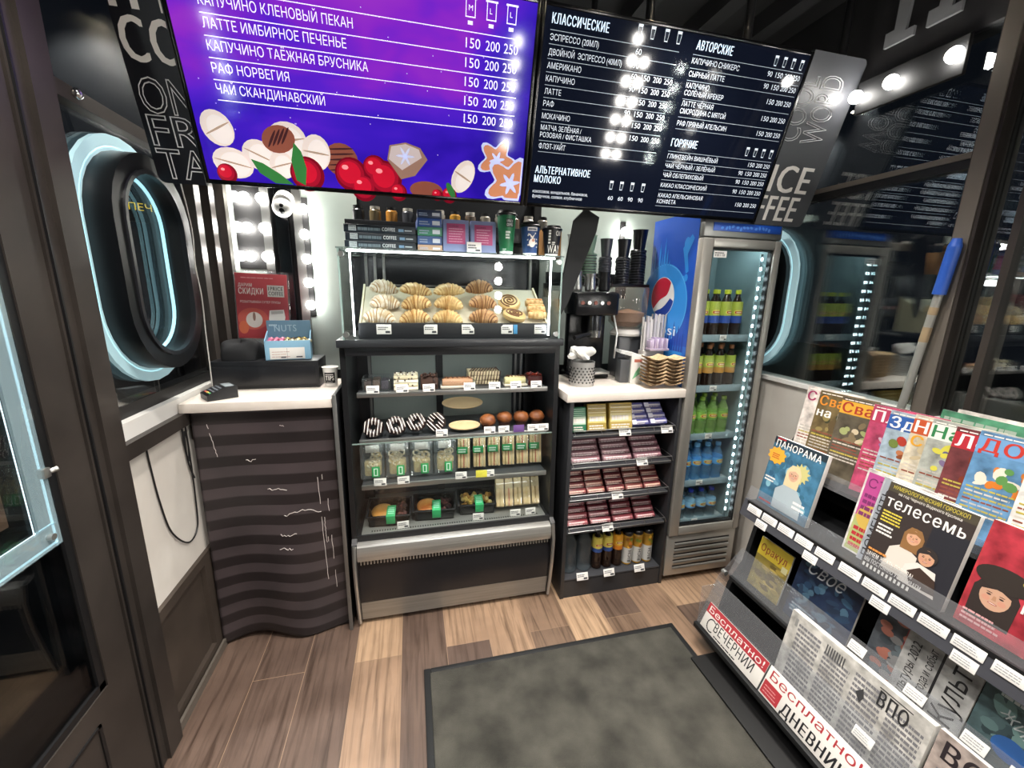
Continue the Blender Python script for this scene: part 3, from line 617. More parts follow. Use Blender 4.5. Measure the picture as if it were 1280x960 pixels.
# pastry tray in the glass box
tr = thing('pastry_tray', 'curved cream tray with black price front inside the lit glass box', 'tray', (.2025, 1.774, 1.3478))
def tray_z(y): t = max(0, min(1, (y-1.785)/.285)); return 1.385+.170*(t**1.08)
q = MB(); n = 10; ys = [1.785+.285*i/n for i in range(n+1)]
pts = [(y-1.77, tray_z(y)-1.347) for y in ys]; pts = pts+[(p[0], p[1]-.008) for p in reversed(pts)]
q.prism(pts, -.405, .40, noisy('tray_cream', '#b5ab98', '#c4bba8', 5, .5), 'x')
for x in (-.413, .400): q.prism([(.015, .0)]+[(y-1.77, tray_z(y)-1.347+.012) for y in ys]+[(ys[-1]-1.77, 0)], x, x+.008, M('#d2c7a8', .45), 'x')
q.obj('liner', parent=tr)
f2 = MB().rbox(-.412, .408, 0, .014, 0, .064, M('#222327', .45), .002).obj('front_board', parent=tr)
for x, w in ((-.313, .058), (-.125, .056), (.033, .054), (.205, .052), (.357, .054), (.475-.09, .0)):
    if w: price_tag(x, f2, -.003, .018, w, .040, tilt=-3)
price_tag(.243, f2, -.003, .018, .018, .040, M('#4a8fc0', .6), -3)

def lab_rows(col, row): return f'{row} of the {col} column'
def croissant(q, L, r, m1, m2, arc=1.5, ridges=5):
    n = 44; v = []; k = 12; R0 = L/(2*sin(arc/2))*.9
    for i in range(n+1):
        t = -1+2*i/n; a_ = t*arc/2
        ph = (abs(t)*ridges) % 1.0
        rr = r*max(.16, (1-abs(t)**2.2*.80))*(.80+.26*(1-ph)**.7)
        c = Vector((R0*sin(a_), -(R0*cos(a_)-R0)*-1, 0)); tn = Vector((cos(a_), -sin(a_), 0)); nb = Vector((sin(a_), cos(a_), 0))
        for j in range(k):
            w = 2*pi*j/k; p = c+nb*(rr*1.05*cos(w))+Vector((0, 0, max(-.35*r, rr*.92*sin(w))+.35*r)); v.append(tuple(p))
    f1, f2_ = [], []
    for i in range(n):
        t = -1+2*(i+.5)/n; ph = (abs(t)*ridges) % 1.0
        for j in range(k): (f2_ if ph > .72 else f1).append((i*k+j, i*k+(j+1) % k, (i+1)*k+(j+1) % k, (i+1)*k+j))
    q.add(v, f1, m1); o = len(q.v)-len(v)
    kk = q.mi(m2)
    for f in f2_: q.f.append(tuple(o+i for i in f)); q.k.append(kk)
    for e in (0, n): q.f.append(tuple(o+e*k+j for j in range(k))); q.k.append(q.mi(m1))
CR = {1: (noisy('sugar_crust', '#c9b491', '#e9e2d6', 40, .6, lo=.4, hi=.6), M('#a88458', .6)), 2: (noisy('gold_crust', '#c39a60', '#e0c592', 30, .45), M('#9b6a34', .5)),
      3: (noisy('amber_crust', '#ba8f58', '#dcbf8a', 30, .45), M('#e2c894', .5)), 4: (noisy('brown_crust', '#a87c52', '#cfa57a', 30, .45), M('#71452a', .5))}
P4 = {1: [(-.129, 1.869), (-.114, 1.939), (-.121, 2.015)], 2: [(.015, 1.865), (.025, 1.938), (.021, 2.010)], 3: [(.155, 1.864), (.166, 1.939), (.173, 2.013)], 4: [(.317, 1.872), (.321, 1.949), (.32, 2.031)]}
DES = {1: 'sugar dusted croissant', 2: 'plain golden croissant', 3: 'almond striped croissant', 4: 'chocolate striped brown croissant'}
ROWN = ['front', 'middle', 'back']; COLN = {1: 'first', 2: 'second', 3: 'third', 4: 'fourth'}
for cidx, sp in P4.items():
    q = MB(); croissant(q, .134, .039, *CR[cidx]); me = q.mesh('croissant')
    for i, (x, y) in enumerate(sp):
        o = bpy.data.objects.new('croissant', me); COL.objects.link(o); yy2 = y-.028
        o.location = (x, yy2, tray_z(yy2)+.006+.016*i); o.rotation_euler = (R(30), R(random.uniform(-6, 6)), R(random.uniform(-18, 18)+(8 if cidx < 3 else -4)))
        if i == 2 and cidx in (2, 3): o.scale = (1.12, 1.0, .8)
        o['label'] = f'{DES[cidx]}, {ROWN[i]} one in the {COLN[cidx]} column from the left on the tray'; o['category'] = 'croissant'; o['group'] = 'croissants on the pastry tray'
def roll(q):
    q.lathe([(.0, 0), (.044, 0), (.052, .008), (.053, .022), (.047, .030), (.0, .030)], M('#d3b47c', .5), n=26)
    sp_ = [((.004+.00235*t)*cos(t), (.004+.00235*t)*sin(t), .0315) for t in [i*.3 for i in range(58)]]
    q.tube(sp_, .0038, M('#6b4526', .5), 6)
for i, (x, y) in enumerate(((.447, 1.928), (.449, 1.832))):
    q = MB(); roll(q); q.obj('cinnamon_roll', loc=(x, y-.005, tray_z(y)+.018), rot=(R(38 if i == 0 else 20), 0, .4*i), label=f'cinnamon roll with a pale spiral, {"back" if i == 0 else "front"} one of the two on the tray', category='pastry', group='cinnamon rolls on the tray')
for i, (x, y) in enumerate(((.563, 1.838), (.568, 1.880), (.570, 1.922))):
    q = MB(); q.tube([(-.042+.084*t/14, 0, .016) for t in range(15)], [.008+.011*sin(pi*min(1, max(0, (t+.6)/15.2)))**.4+.0025*(t % 3 == 1) for t in range(15)], CR[3][0], 12); q.tube([(-.036+.072*t/12, 0, .032+.002*(t % 2)) for t in range(13)], .006, M('#d8955a', .5), 8)
    q.obj('sausage_bun', loc=(x, y, tray_z(y)+.017), rot=(R(10), 0, R(random.uniform(-4, 4))), label=f'small ridged golden bun at the right end of the tray, {ROWN[i]} of three', category='bun', group='ridged buns on the tray')

# ------------------------------------------------ cakes, shelf one
SH1, SH2, SH3, SH0 = 1.1105, .9025, .6985, .4745
def clam(q, w, d, h, m=None):
    q.rbox(-w/2, w/2, 0, d, 0, h, m or PLASTIC, .008)
def top(name, label, cat, loc, q, rot=(0, 0, 0), group=None, **k):
    o = q.obj(name, loc=loc, rot=rot, label=label, category=cat, **k)
    if group: o['group'] = group
    return o
t = thing('cake_box', 'clear plastic box of dark chocolate cake at the left end of the top shelf', 'cake', (-.158, 1.83, SH1)); clamq = MB(); clam(clamq, .12, .10, .062); clamq.obj('plastic_box', parent=t)
q = MB()
for i in range(3): q.rbox(-.052+.036*i, -.020+.036*i, .01, .085, .004, .045+.006*(i % 2), M(('#3b2a22', '#4d3a2b', '#2c2430')[i], .6), .006)
q.obj('cake_slice', parent=t)
def wafer_cake(label, x, w, h, c1, c2, dots, z=SH1):
    t = thing('cake_slice', label, 'cake', (x, 1.83, z)); q = MB()
    for k in range(4): q.rbox(-w/2, w/2, .0, .095, h*k/4+.0008, h*(k+1)/4-.0008, M(c1 if k % 2 else c2, .6), .003)
    q.obj('sponge', parent=t); q = MB()
    for i in range(dots): q.ball((random.uniform(-w*.44, w*.44), random.uniform(.008, .088), h+.002), .005, M(c2 if i % 3 else '#3a2a20', .6), 7)
    for i in range(dots//2): q.ball((random.uniform(-w*.44, w*.44), -.001, random.uniform(.01, h-.006)), .004, M('#4a3a2c', .6), 6)
    q.obj('topping', parent=t)
wafer_cake('pale layered cake with dark specks, second item on the top case shelf', -.032, .105, .066, '#d9cda9', '#e6dfca', 26)
t = thing('cake_slice', 'chocolate cake covered with dark chunks on the top case shelf', 'cake', (.070, 1.83, SH1)); MB().rbox(-.038, .038, 0, .09, 0, .055, M('#3c2418', .6), .006).obj('sponge', parent=t); q = MB()
for i in range(46): q.ball((random.uniform(-.036, .036), random.uniform(-.003, .085), random.choice((.06, .058, random.uniform(.01, .055)))), random.uniform(.004, .008), M(random.choice(('#2a1810', '#4a2c1e', '#5a3a2a')), .5), 6, noise=.4)
q.obj('chocolate_chunks', parent=t)
def eclair_box(label, x, w, col):
    t = thing('eclair_box', label, 'eclair', (x, 1.825, SH1)); q = MB(); q.rbox(-w/2, w/2, 0, .075, 0, .034, PLASTIC, .008); q.rbox(-w/2+.004, w/2-.004, .004, .07, 0.001, .012, M('#c9bfae', .5), .004); q.obj('plastic_tray', parent=t)
    q = MB(); n = 16; q.tube([(-w*.42+w*.84*i/n, .037, .026) for i in range(n+1)], [.010+.013*sin(pi*(i+.5)/(n+1))**.35 for i in range(n+1)], M(col, .45), 12); q.obj('eclair', parent=t)
    q = MB(); q.tube([(-w*.34+w*.68*i/n, .037+.012*sin(i*2.2), .047) for i in range(n+1)], .0035, M('#8a5638', .5), 6); q.obj('icing_drizzle', parent=t)
eclair_box('caramel eclair in an oval plastic tray on the top case shelf', .197, .165, '#b98a63'); eclair_box('pale yellow eclair in a plastic tray near the right end of the top shelf', .470, .120, '#d6cd92')
t = thing('wafer_stack', 'stack of cream wafers with brown lattice on the top case shelf', 'wafer', (.33, 1.905, SH1)); q = MB()
for k in range(3): q.rbox(-.075, .075, 0, .09, .022*k, .022*k+.019, M('#dccca2', .5), .003)
q.obj('wafer', parent=t); q = MB()
for k in range(11):
    x = -.07+.014*k; q.tube([(x, -.001, .002), (x+.01, -.001, .064)], .0022, M('#54382a', .5), 5); q.tube([(x, .0, .0665), (min(x+.03, .074), .09, .0665)], .0022, M('#54382a', .5), 5)
q.obj('lattice', parent=t)
t = thing('cake_slice', 'dark red glazed cake at the right end of the top case shelf', 'cake', (.572, 1.85, SH1)); MB().rbox(-.04, .034, 0, .08, 0, .045, M('#4d1d18', .5), .006).obj('sponge', parent=t); q = MB()
for i in range(12): q.ball((random.uniform(-.034, .03), random.uniform(.01, .07), .048), .008, M(random.choice(('#8a2f1c', '#6a2018')), .3), 8)
q.obj('glazed_berries', parent=t)

# ------------------------------------------------ donuts, muffins, shelf two
def donut(q, m, mi_, n=28, k=12, Rr=.032, r=.0195):
    v = []
    for i in range(n):
        a_ = 2*pi*i/n
        for j in range(k): w = 2*pi*j/k; v.append(((Rr+r*cos(w))*cos(a_), (Rr+r*cos(w))*sin(a_), r+r*.95*sin(w)))
    q.add(v, [(i*k+j, ((i+1) % n)*k+j, ((i+1) % n)*k+(j+1) % k, i*k+(j+1) % k) for i in range(n) for j in range(k)], m)
ring_ = MB(); donut(ring_, noisy('dark_glaze', '#1b1110', '#2a1a17', 20, .3), None); me = ring_.mesh('donut')
zz = MB()
for s in range(6):
    x = -.040+.016*s; h_ = lambda xx, y_: .0195+.0185*max(0, 1-((math.hypot(xx, y_)-.032)/.0195)**2)**.5+.0015
    pts = [(x+.012*(j/16-.5), -.048+.096*j/16) for j in range(17)]
    pts = [p for p in pts if .0135 < math.hypot(*p) < .0505]
    run = []
    for p in pts+[None]:
        if p is not None and (not run or abs(p[1]-run[-1][1]) < .009): run.append(p)
        else:
            if len(run) > 1: zz.tube([(u, w, h_(u, w)) for u, w in run], 0.0019, M('#e8e2da', .5), 6)
            run = [p] if p is not None else []
ze = zz.mesh('icing')
for i, (x, rx) in enumerate(((-.178, 62), (-.084, 50), (.010, 48), (.102, 60))):
    o = bpy.data.objects.new('donut', me); COL.objects.link(o); o.location = (x, 1.835+.012*(i > 1), SH2+.040+.006*(i > 1)); o.rotation_euler = (R(rx), 0, R((0, 8, -12, -22)[i])); o.scale = (.87,)*3
    o['label'] = f'dark chocolate donut with white icing stripes, {LR4[i] if i < 3 else "rightmost"} on the second shelf'; o['category'] = 'donut'; o['group'] = 'striped donuts on the second shelf'
    c = bpy.data.objects.new('icing_stripes', ze); COL.objects.link(c); c.parent = o; c.rotation_euler = (0, 0, R(20*i))
def disc(label, loc, rot, w=.105, d=.05):
    q = MB(); q.lathe([(0, 0), (w*.8, 0), (w, .006), (w*1.0, .010), (w*.82, .006), (0, .006)], M('#cdb48a', .35), n=30, sy=d/w); top('oval_disc', label, 'disc', loc, q, rot, 'oval beige discs in the case')
disc('upper beige oval plate tilted behind the donuts', (.232, 1.96, 1.002), (R(14), 0, 0), .100, .058); disc('lower beige oval plate beside the donuts on the second shelf', (.228, 1.85, SH2+.020), (R(12), 0, 0), .074, .042)  # thin beige oval discs set at a slight tilt
for i, x in enumerate((.338, .426, .509, .590)):
    t = thing('muffin', f'brown glazed muffin, {LR4[i] if i < 3 else "rightmost"} on the second case shelf', 'muffin', (x, 1.845+.03*(i > 0), SH2), (0, 0, i), 'muffins on the second case shelf'); q = MB()
    q.lathe([(.024, 0), (.034, .042)], M('#3a2018', .7), n=24); q.obj('paper_cup', parent=t); q = MB(); q.ball((0, 0, .046), .0385, noisy('muffin_crust', '#5e3018', '#8e5428', 30, .5), 18, rz=.030, noise=.10); q.obj('muffin_top', parent=t)

# ------------------------------------------------ salad boxes, sandwiches, shelf three
GREEN = M('#1f8f4c', .5); BREAD = noisy('bread', '#c9ab78', '#dcc699', 25, .8)
for i, x in enumerate((-.190, -.082, .026, .134)):
    t = thing('salad_box', f'clear tub of noodle salad, {LR4[i] if i < 3 else "rightmost"} tub on the third shelf', 'salad box', (x, 1.815, SH3+.011), (R(-10), 0, 0), 'noodle salad tubs on the third shelf')
    q = MB(); q.rbox(-.050, .050, 0, .06, 0, .165, PLASTIC, .014); q.rbox(-.053, .053, -.003, .004, 0, .158, PLASTIC, .006); q.obj('plastic_tub', parent=t)
    q = MB(); q.rbox(-.038, .038, .010, .05, .008, .085, noisy('noodle_bed', '#b89c62', '#d8c48c', 40, .6), .012)
    for k in range(9):
        cx_, cz_ = random.uniform(-.026, .026), random.uniform(.06, .115); q.tube([(cx_+.014*cos(a_), .012+.004*sin(3*a_), cz_+.012*sin(a_)) for a_ in [2*pi*j/12 for j in range(13)]], .0042, M(random.choice(('#e0d3b0', '#d8be88', '#ead9b4')), .5), 6)
    q.obj('noodles', parent=t)
    q = MB(); q.rbox(-.03, .03, .006, .012, .118, .152, M('#e6dfd2', .6), .003); q.obj('paper_card', parent=t)
    q = MB(); q.rbox(-.004, .030, -.0055, -.004, .008, .055, GREEN, .001); q.rect(.004, .022, .014, .048, M('#cfe6d4', .6), -.0062); q.rect(.008, .018, .018, .044, GREEN, -.0066); q.obj('green_label', parent=t)
for i, x in enumerate((.222, .298, .370, .442, .512, .580)):
    t = thing('sandwich_pack', f'upright sandwich wedge pack, {LR4[i] if i < 5 else "rightmost"} on the third case shelf', 'sandwich', (x, 1.83, SH3+.018), (R(-13), 0, R(-6)), 'sandwich packs on the third shelf')
    q = MB()
    for k in range(4): q.rbox(-.029+.0155*k, -.018+.0155*k, .004, .07, .003, .150, BREAD, .003)
    q.obj('bread', parent=t); q = MB()
    for k in range(3): q.rbox(-.018+.0155*k, -.0135+.0155*k, .005, .068, .006, .146, M(('#9c8a4e', '#b0583c', '#c9bd9a')[k], .6), .001)
    q.obj('filling', parent=t); MB().rbox(-.033, .033, 0, .074, 0, .155, PLASTIC, .004).obj('plastic_wrap', parent=t)
    q = MB(); q.rbox(-.033, .018, -.003, -.001, .072, .105, GREEN, .001); q.lines(-.026, .012, .078, .100, 2, M('#cfe6d4', .6), -.0036, .6); q.obj('green_label', parent=t)
# ------------------------------------------------ ready meals, well floor
for i, (x, w, c) in enumerate(((-.130, .190, '#d08a3c'), (.078, .196, '#cf6f2c'), (.285, .180, '#c9a54e'))):
    t = thing('meal_tray', ('black two part meal tray with orange curry, leftmost on the case floor', 'black two part meal tray with red orange curry, middle one on the case floor', 'black meal tray filled with golden potatoes, third on the case floor')[i], 'ready meal', (x, 1.80+.012*i, SH0), (R(9), 0, R(-3)), 'ready meals on the case floor')
    q = MB(); h = .058; v = []
    q.prism([(-w/2+.012, 0), (w/2-.012, 0), (w/2, h), (w/2-.006, h), (w/2-.016, .008), (-w/2+.016, .008), (-w/2+.006, h), (-w/2, h)], 0, .13, BLACKG, 'y'); q.rbox(-w/2+.006, w/2-.006, 0, .006, 0, h, BLACKG, .002); q.rbox(-w/2+.006, w/2-.006, .124, .130, 0, h, BLACKG, .002)
    if i < 2: q.rbox(.018, .026, .004, .126, .006, h-.004, BLACKG, .002)
    q.rbox(-w/2-.004, w/2+.004, -.004, .134, h, h+.003, M('#1a1b1c', .2), .001) if False else None
    for e in ((-w/2-.005, w/2+.005, -.006, .001), (-w/2-.005, w/2+.005, .129, .136), (-w/2-.005, -w/2+.004, -.006, .136), (w/2-.004, w/2+.005, -.006, .136)): q.rbox(e[0], e[1], e[2], e[3], h-.003, h+.002, M('#202123', .22), .002)
    q.obj('tray', parent=t); q = MB()
    if i < 2:
        q.ball((-.035, .065, .036), .05, noisy('curry', c, '#e0a860', 18, .4), 20, rx=.050, ry=.054, rz=.018)
        for k in range(22): q.ball((random.uniform(.034, w/2-.02), random.uniform(.015, .115), .036), .010, M(random.choice(('#4b2b2a', '#3a2428', '#6a3a34')), .5), 7)
    else:
        for k in range(46): q.ball((random.uniform(-.072, .072), random.uniform(.014, .116), random.uniform(.034, .046)), .012, M(random.choice(('#d2ae54', '#c08a38', '#d9bf7a', '#a9782e')), .45), 8, noise=.2)
    q.obj('food', parent=t); MB().rbox(-w/2+.004, w/2-.004, .004, .126, h, h+.002, SHEET, .001).obj('clear_lid', parent=t)
    q = MB(); q.rbox(-.010, .030, -.008, .070, h+.003, h+.0045, M('#2fa866', .5), .001); q.rbox(-.010, .030, -.010, -.008, .02, h+.0045, M('#2fa866', .5), .001)
    for k in range(4): q.box(-.004, .024, .008+.013*k, .014+.013*k, h+.0046, h+.005, M('#9fdcba', .6))
    q.obj('green_label', parent=t)
for i, x in enumerate((.400, .446, .492, .538, .584)):
    t = thing('sandwich_roll', f'long wrapped leaning sandwich, {LR4[i] if i < 4 else "rightmost"} on the case floor', 'sandwich', (x, 1.812, SH0+.034), (R(-36), R(3), R(-4)), 'long sandwiches on the case floor')
    q = MB()
    for k in range(2): q.rbox(-.021+.022*k, -.003+.022*k, 0, .05, 0, .185, BREAD, .004)
    q.obj('bread', parent=t); q = MB(); q.rbox(-.004, .002, .001, .049, .002, .182, M(('#b9a06a', '#b8694c', '#a08a52', '#c8b070', '#9c8048')[i], .6), .001); q.rbox(-.021, .019, -.0015, .0, .085, .130, M('#c9b68c', .8), .001); q.obj('filling', parent=t)
    q = MB(); q.rbox(-.022, .021, -.003, .052, -.002, .19, PLASTIC, .003); q.obj('plastic_wrap', parent=t)
    q = MB(); q.rbox(-.018, .016, -.005, -.0035, .135, .142, M('#8a8a70', .6), .0005); q.obj('seam', parent=t)

# ================================================================== things on the glass top
GT = 1.7012
def coffee_box(i):
    q = MB(); q.rbox(0, .272, 0, .18, 0, .030, M('#15202a', .4), .002); 
    q.rbox(-.0005, .012, .004, .182, .001, .029, M('#1f6a58', .5), .001)
    q.rect(.018, .046, .005, .026, M('#aeb5b8', .6), -.0006); q.text('1PRICE', .02, .017, .006, M('#15202a', .5), -.001, w=.024); q.text('COFFEE', .02, .008, .006, M('#15202a', .5), -.001, w=.024)
    q.lines(.052, .137, .008, .022, 1, M('#5d6a72', .6), -.0008, .8, .02); q.text('COFFEE', .143, .009, .013, M('#d5d9da', .6), -.0008, w=.050, bold=.02)
    q.rect(.206, .226, .009, .019, M('#6a8aa8', .6), -.0008); q.rect(.23, .258, .012, .016, M('#aab2b8', .6), -.0008)
    return q
for i in range(3):
    top('coffee_box', f'long flat black coffee box, {("bottom", "middle", "top")[i]} of the stack of three on the glass case', 'box', (-.245+.004*(i % 2), 1.80, GT+.0307*i), coffee_box(i), (0, 0, R((0, 1.2, .4)[i])), 'flat coffee boxes on the glass case')
for i, (c, h) in enumerate((('#b2937a', .026), ('#3c5686', .034), ('#3f7d63', .034), ('#2f4f92', .034), ('#1f2c48', .030))):
    z = GT+sum((.026, .034, .034, .034, .030)[:i])+.0004*i
    q = MB(); q.rbox(0, .098, 0, .12, 0, h, M(c, .45), .002); q.rect(.06, .09, .008, h-.010, M('#c9cdd6', .6), -.0006); q.lines(.008, .05, .008, h-.008, 2, M('#9aa6bd', .6), -.0006)
    top('tea_box', f'small {("kraft brown", "steel blue", "sea green", "royal blue", "navy")[i]} box in the pile beside the flat coffee boxes', 'box', (.035, 1.80, z), q, (0, 0, R((-2, 1, -1, 2, 0)[i])), 'small coloured boxes on the glass case')
for i, x in enumerate((.137, .252)):
    q = MB(); q.rbox(0, .107, 0, .03, 0, .128, M('#7d86ad', .5), .003); q.rbox(.016, .092, -.0015, 0, .032, .112, M('#b24a78', .5), .001); q.lines(.024, .084, .04, .100, 6, M('#e2aec4', .6), -.0022, .28); q.text('COFFEE', .024, .098, .006, M('#3c2430', .6), -.0022, w=.04)
    top('gift_box', f'lilac gift box with a pink panel, {("left", "right")[i]} one of the pair on the glass case', 'box', (x, 1.80, GT+.0025), q, (R(-3), 0, 0), 'lilac gift boxes on the glass case')
q = MB(); q.rbox(-.03, .03, 0, .002, 0, .040, TAG, .001); q.lines(-.025, .015, .014, .034, 2, TAGT, -.0006); q.rect(.005, .025, .004, .010, M('#3a3b40', .7), -.0006); q.rbox(-.03, .03, 0, .02, 0, .002, TAG, .0005)
top('price_card', 'white price card standing before the lilac gift boxes', 'price card', (.262, 1.772, GT+.0032), q, (R(-8), 0, 0))
def paper_cup(name, label, loc, h, r0, r1, m, dec, lid=BLACK, rot=0, group='takeaway cups on the glass case'):
    t = thing(name, label, 'cup', loc, (0, 0, rot), group)
    q = MB(); q.lathe([(r0-.003, 0), (r0, .002), (r0+(r1-r0)*.08, h*.08), (r1, h)], m, n=28, mats=[WHITE, WHITE, m]); q.obj('cup_body', parent=t)
    q = MB(); q.lathe([(r1+.003, h-.004), (r1+.004, h+.004), (r1-.001, h+.007), (r1-.004, h+.016), (r1-.010, h+.017), (0, h+.015)], lid, n=28); q.obj('lid', parent=t)
    if dec:
        p = MB(); dec(p); bend(p, lambda z: r0+(r1-r0)*z/h+.0006); p.obj('print', parent=t)
    return t
def dec_green(p):
    L = M('#dfe6e0', .6); p.rect(-.010, .024, .108, .140, M('#1c2a24', .5), -.0004)
    for k, s in enumerate(('1PRICE', 'COFFEE')): p.text(s, -.007, .126-.014*k, .010, L, -.0008, w=.027)
    p.lines(-.010, .010, .062, .095, 3, L, -.0005, .7)
    p.lines(-.022, -.006, .012, .025, 2, L, -.0005)
def dec_blue(p):
    L = M('#e3ddd8', .6); p.rect(-.022, .022, .098, .112, L, -.0004); p.lines(-.018, .018, .101, .109, 1, M('#22335a', .6), -.0008, .8)
    for k in range(16): p.ell(random.uniform(-.026, .026), random.uniform(.02, .09), .004, .003, L, -.0005-.00003*k, 8, random.random()*3)
    p.ell(.0, .05, .014, .018, L, -.0011, 14); p.ell(.004, .06, .006, .006, M('#c08a78', .6), -.0014, 10); p.poly([(-.012, .085), (.0, .075), (.012, .088), (.004, .07), (-.006, .07)], L, -.0011)
def dec_way(p):
    L = M('#e4e2dc', .6)
    for k, (s, x, z, hh, w) in enumerate((('ON', .006, .082, .020, .024),)): p.text(s, x, z, hh, L, -.0005, w=w, bold=.02)
    p.text('WAY', -.028, .012, .032, L, -.0005, w=.058, bold=.02)
    for k in range(5): p.rect(-.026, -.016, .05+.012*k, .058+.012*k, L, -.0005)
    p.lines(-.010, .006, .046, .06, 2, L, -.0005)
paper_cup('takeaway_cup', 'tall green takeaway cup with a black lid on the glass case', (.403, 1.80, GT), .158, .028, .040, M('#1f6b43', .45), dec_green)
paper_cup('takeaway_cup', 'blue patterned takeaway cup with a black lid on the glass case', (.508, 1.80, GT), .118, .029, .041, M('#2b4576', .45), dec_blue)
paper_cup('takeaway_cup', 'black takeaway cup with white lettering at the right of the glass case', (.603, 1.79, GT), .108, .028, .040, M('#17181a', .45), dec_way)
q = MB(); q.rbox(0, .09, 0, .06, 0, .125, M('#9c6f3e', .7), .002); q.rbox(.01, .03, -.001, 0, .02, .1, M('#7b5630', .7), .0005); top('kraft_box', 'brown kraft box behind the black lettered cup', 'box', (.59, 1.88, GT), q)
# shelf under the screens with jars
q = thing('wall_shelf', 'dark wall shelf high behind the glass case', 'shelf', (0, 2.41, 1.80)); MB().rbox(-.30, .78, -.16, 0, 0, .075, M('#14161c', .4), .003).obj('board', parent=q)
jc = ['#2b2c30', '#7a6a4c', '#c78a3c', '#44464c', '#3b3c40', '#8c8a84', '#b3842e', '#5b5046', '#8a8478', '#a09c94', '#6c5a4a', '#c4c0b8', '#8d887e']
for i, x in enumerate([-.24+.08*i for i in range(13)]):
    t = thing('spice_jar', f'small jar on the high wall shelf, {ORD[i] if i < 8 else ("ninth", "tenth", "eleventh", "twelfth", "thirteenth")[i-8]} from the left', 'jar', (x, 2.31, 1.8757), group='jars on the high wall shelf')
    MB().lathe([(.026, 0), (.028, .004), (.028, .05), (.022, .058)], M(jc[i], .35), n=16).obj('jar', parent=t); MB().lathe([(.024, .058), (.024, .072), (0, .072)], M('#b9b4aa', .4) if i % 2 else BLACK, n=16).obj('lid', parent=t)

# ================================================================== left counter
WT = 1.108
sc = thing('service_counter', 'white topped service counter with a dark striped front sheet', 'counter', (0, 0, 0))
wtop = noisy('white_worktop', '#d9cfc5', '#e4dbd2', 6, .35)
MB().rbox(-.866, -.325, 1.745, 2.15, 1.070, WT, wtop, .003).obj('worktop', parent=sc)
MB().box(-.84, -.335, 1.86, 2.13, 0, 1.070, M('#1a1a1c', .6)).obj('cabinet', parent=sc)
MB().rbox(-.322, -.308, 1.74, 2.15, 0.0, 1.125, M('#1d1e20', .35), .003).rbox(-.323, -.307, 1.735, 1.74, .0, 1.125, STEELD, .001).obj('end_panel', parent=sc)
def stripe_mat():
    m, nt, b = nodes_of('striped_sheet'); N = nt.nodes; L = nt.links
    tc = N.new('ShaderNodeTexCoord'); sp = N.new('ShaderNodeSeparateXYZ'); L.new(tc.outputs['UV'], sp.inputs[0])
    mm = N.new('ShaderNodeMath'); mm.operation = 'MULTIPLY'; mm.inputs[1].default_value = 11.6; L.new(sp.outputs['Y'], mm.inputs[0])
    fr = N.new('ShaderNodeMath'); fr.operation = 'FRACT'; L.new(mm.outputs[0], fr.inputs[0])
    r = ramp(nt, [(0, '#262122'), (.46, '#262122'), (.53, '#453e40'), (.96, '#433c3e')]); r.color_ramp.interpolation = 'LINEAR'; L.new(fr.outputs[0], r.inputs[0])
    n = N.new('ShaderNodeTexNoise'); n.inputs['Scale'].default_value = 5; L.new(tc.outputs['Object'], n.inputs[0]); r2 = ramp(nt, [(.3, (.75, .75, .75)), (.7, (1.1, 1.05, 1.05))]); L.new(n.outputs['Fac'], r2.inputs[0])
    mu = N.new('ShaderNodeMixRGB'); mu.blend_type = 'MULTIPLY'; mu.inputs[0].default_value = 1; L.new(r.outputs[0], mu.inputs[1]); L.new(r2.outputs[0], mu.inputs[2]); L.new(mu.outputs[0], b.inputs['Base Color'])
    b.inputs['Roughness'].default_value = .38; return m
def sheet_pt(u, v):
    """u 0..1 along the counter, v 0 top .. 1 hem"""
    w = v**1.4; x = -.842+u*.512+ .012*w*sin(pi*u); y = 1.772-.010*v+w*(.026*sin(2*pi*(u*1.25+.02))-.012*u)+.006*sin(pi*u)*sin(2.2*pi*v)
    if u > .9: x += 0
    z = 1.068-v*1.052+.018*w*sin(2*pi*(u*1.1-.1))
    return (x+.02*w*(u-.15), y, max(z, .008))
q = MB(); nu, nv = 60, 70; uv = []
v = [sheet_pt(i/nu, j/nv) for j in range(nv+1) for i in range(nu+1)]
sm_ = stripe_mat(); q.add(v, [(j*(nu+1)+i, (j+1)*(nu+1)+i, (j+1)*(nu+1)+i+1, j*(nu+1)+i+1) for j in range(nv) for i in range(nu)], sm_)
so = q.obj('striped_sheet', parent=sc, angle=0)
ul = so.data.uv_layers.new(name='u')
for lp in so.data.loops:
    vi = lp.vertex_index; i, j = vi % (nu+1), vi//(nu+1); ul.data[lp.index].uv = (i/nu, 1-j/nv)
so.data.shade_smooth(); md = so.modifiers.new('thick', 'SOLIDIFY'); md.thickness = .004; md.offset = 0
q = MB(); sw = M('#cfc7c2', .5)
def scratch(us, r=.0016):
    MB().tube([Vector(sheet_pt(u_, v_))+Vector((0, -.004, 0)) for u_, v_ in us], r, sw, 5).obj('scuff_mark', parent=sc)
for (u0, v0, u1, n_) in ((.46, .33, .60, 9), (.56, .445, .84, 14), (.52, .525, .64, 9), (.50, .585, .60, 8), (.33, .205, .40, 6), (.60, .07, .63, 4)):
    scratch([(u0+(u1-u0)*k/n_, v0+random.uniform(-.006, .006)-(.02*sin(pi*k/n_) if n_ == 14 else 0)) for k in range(n_+1)], .0014)
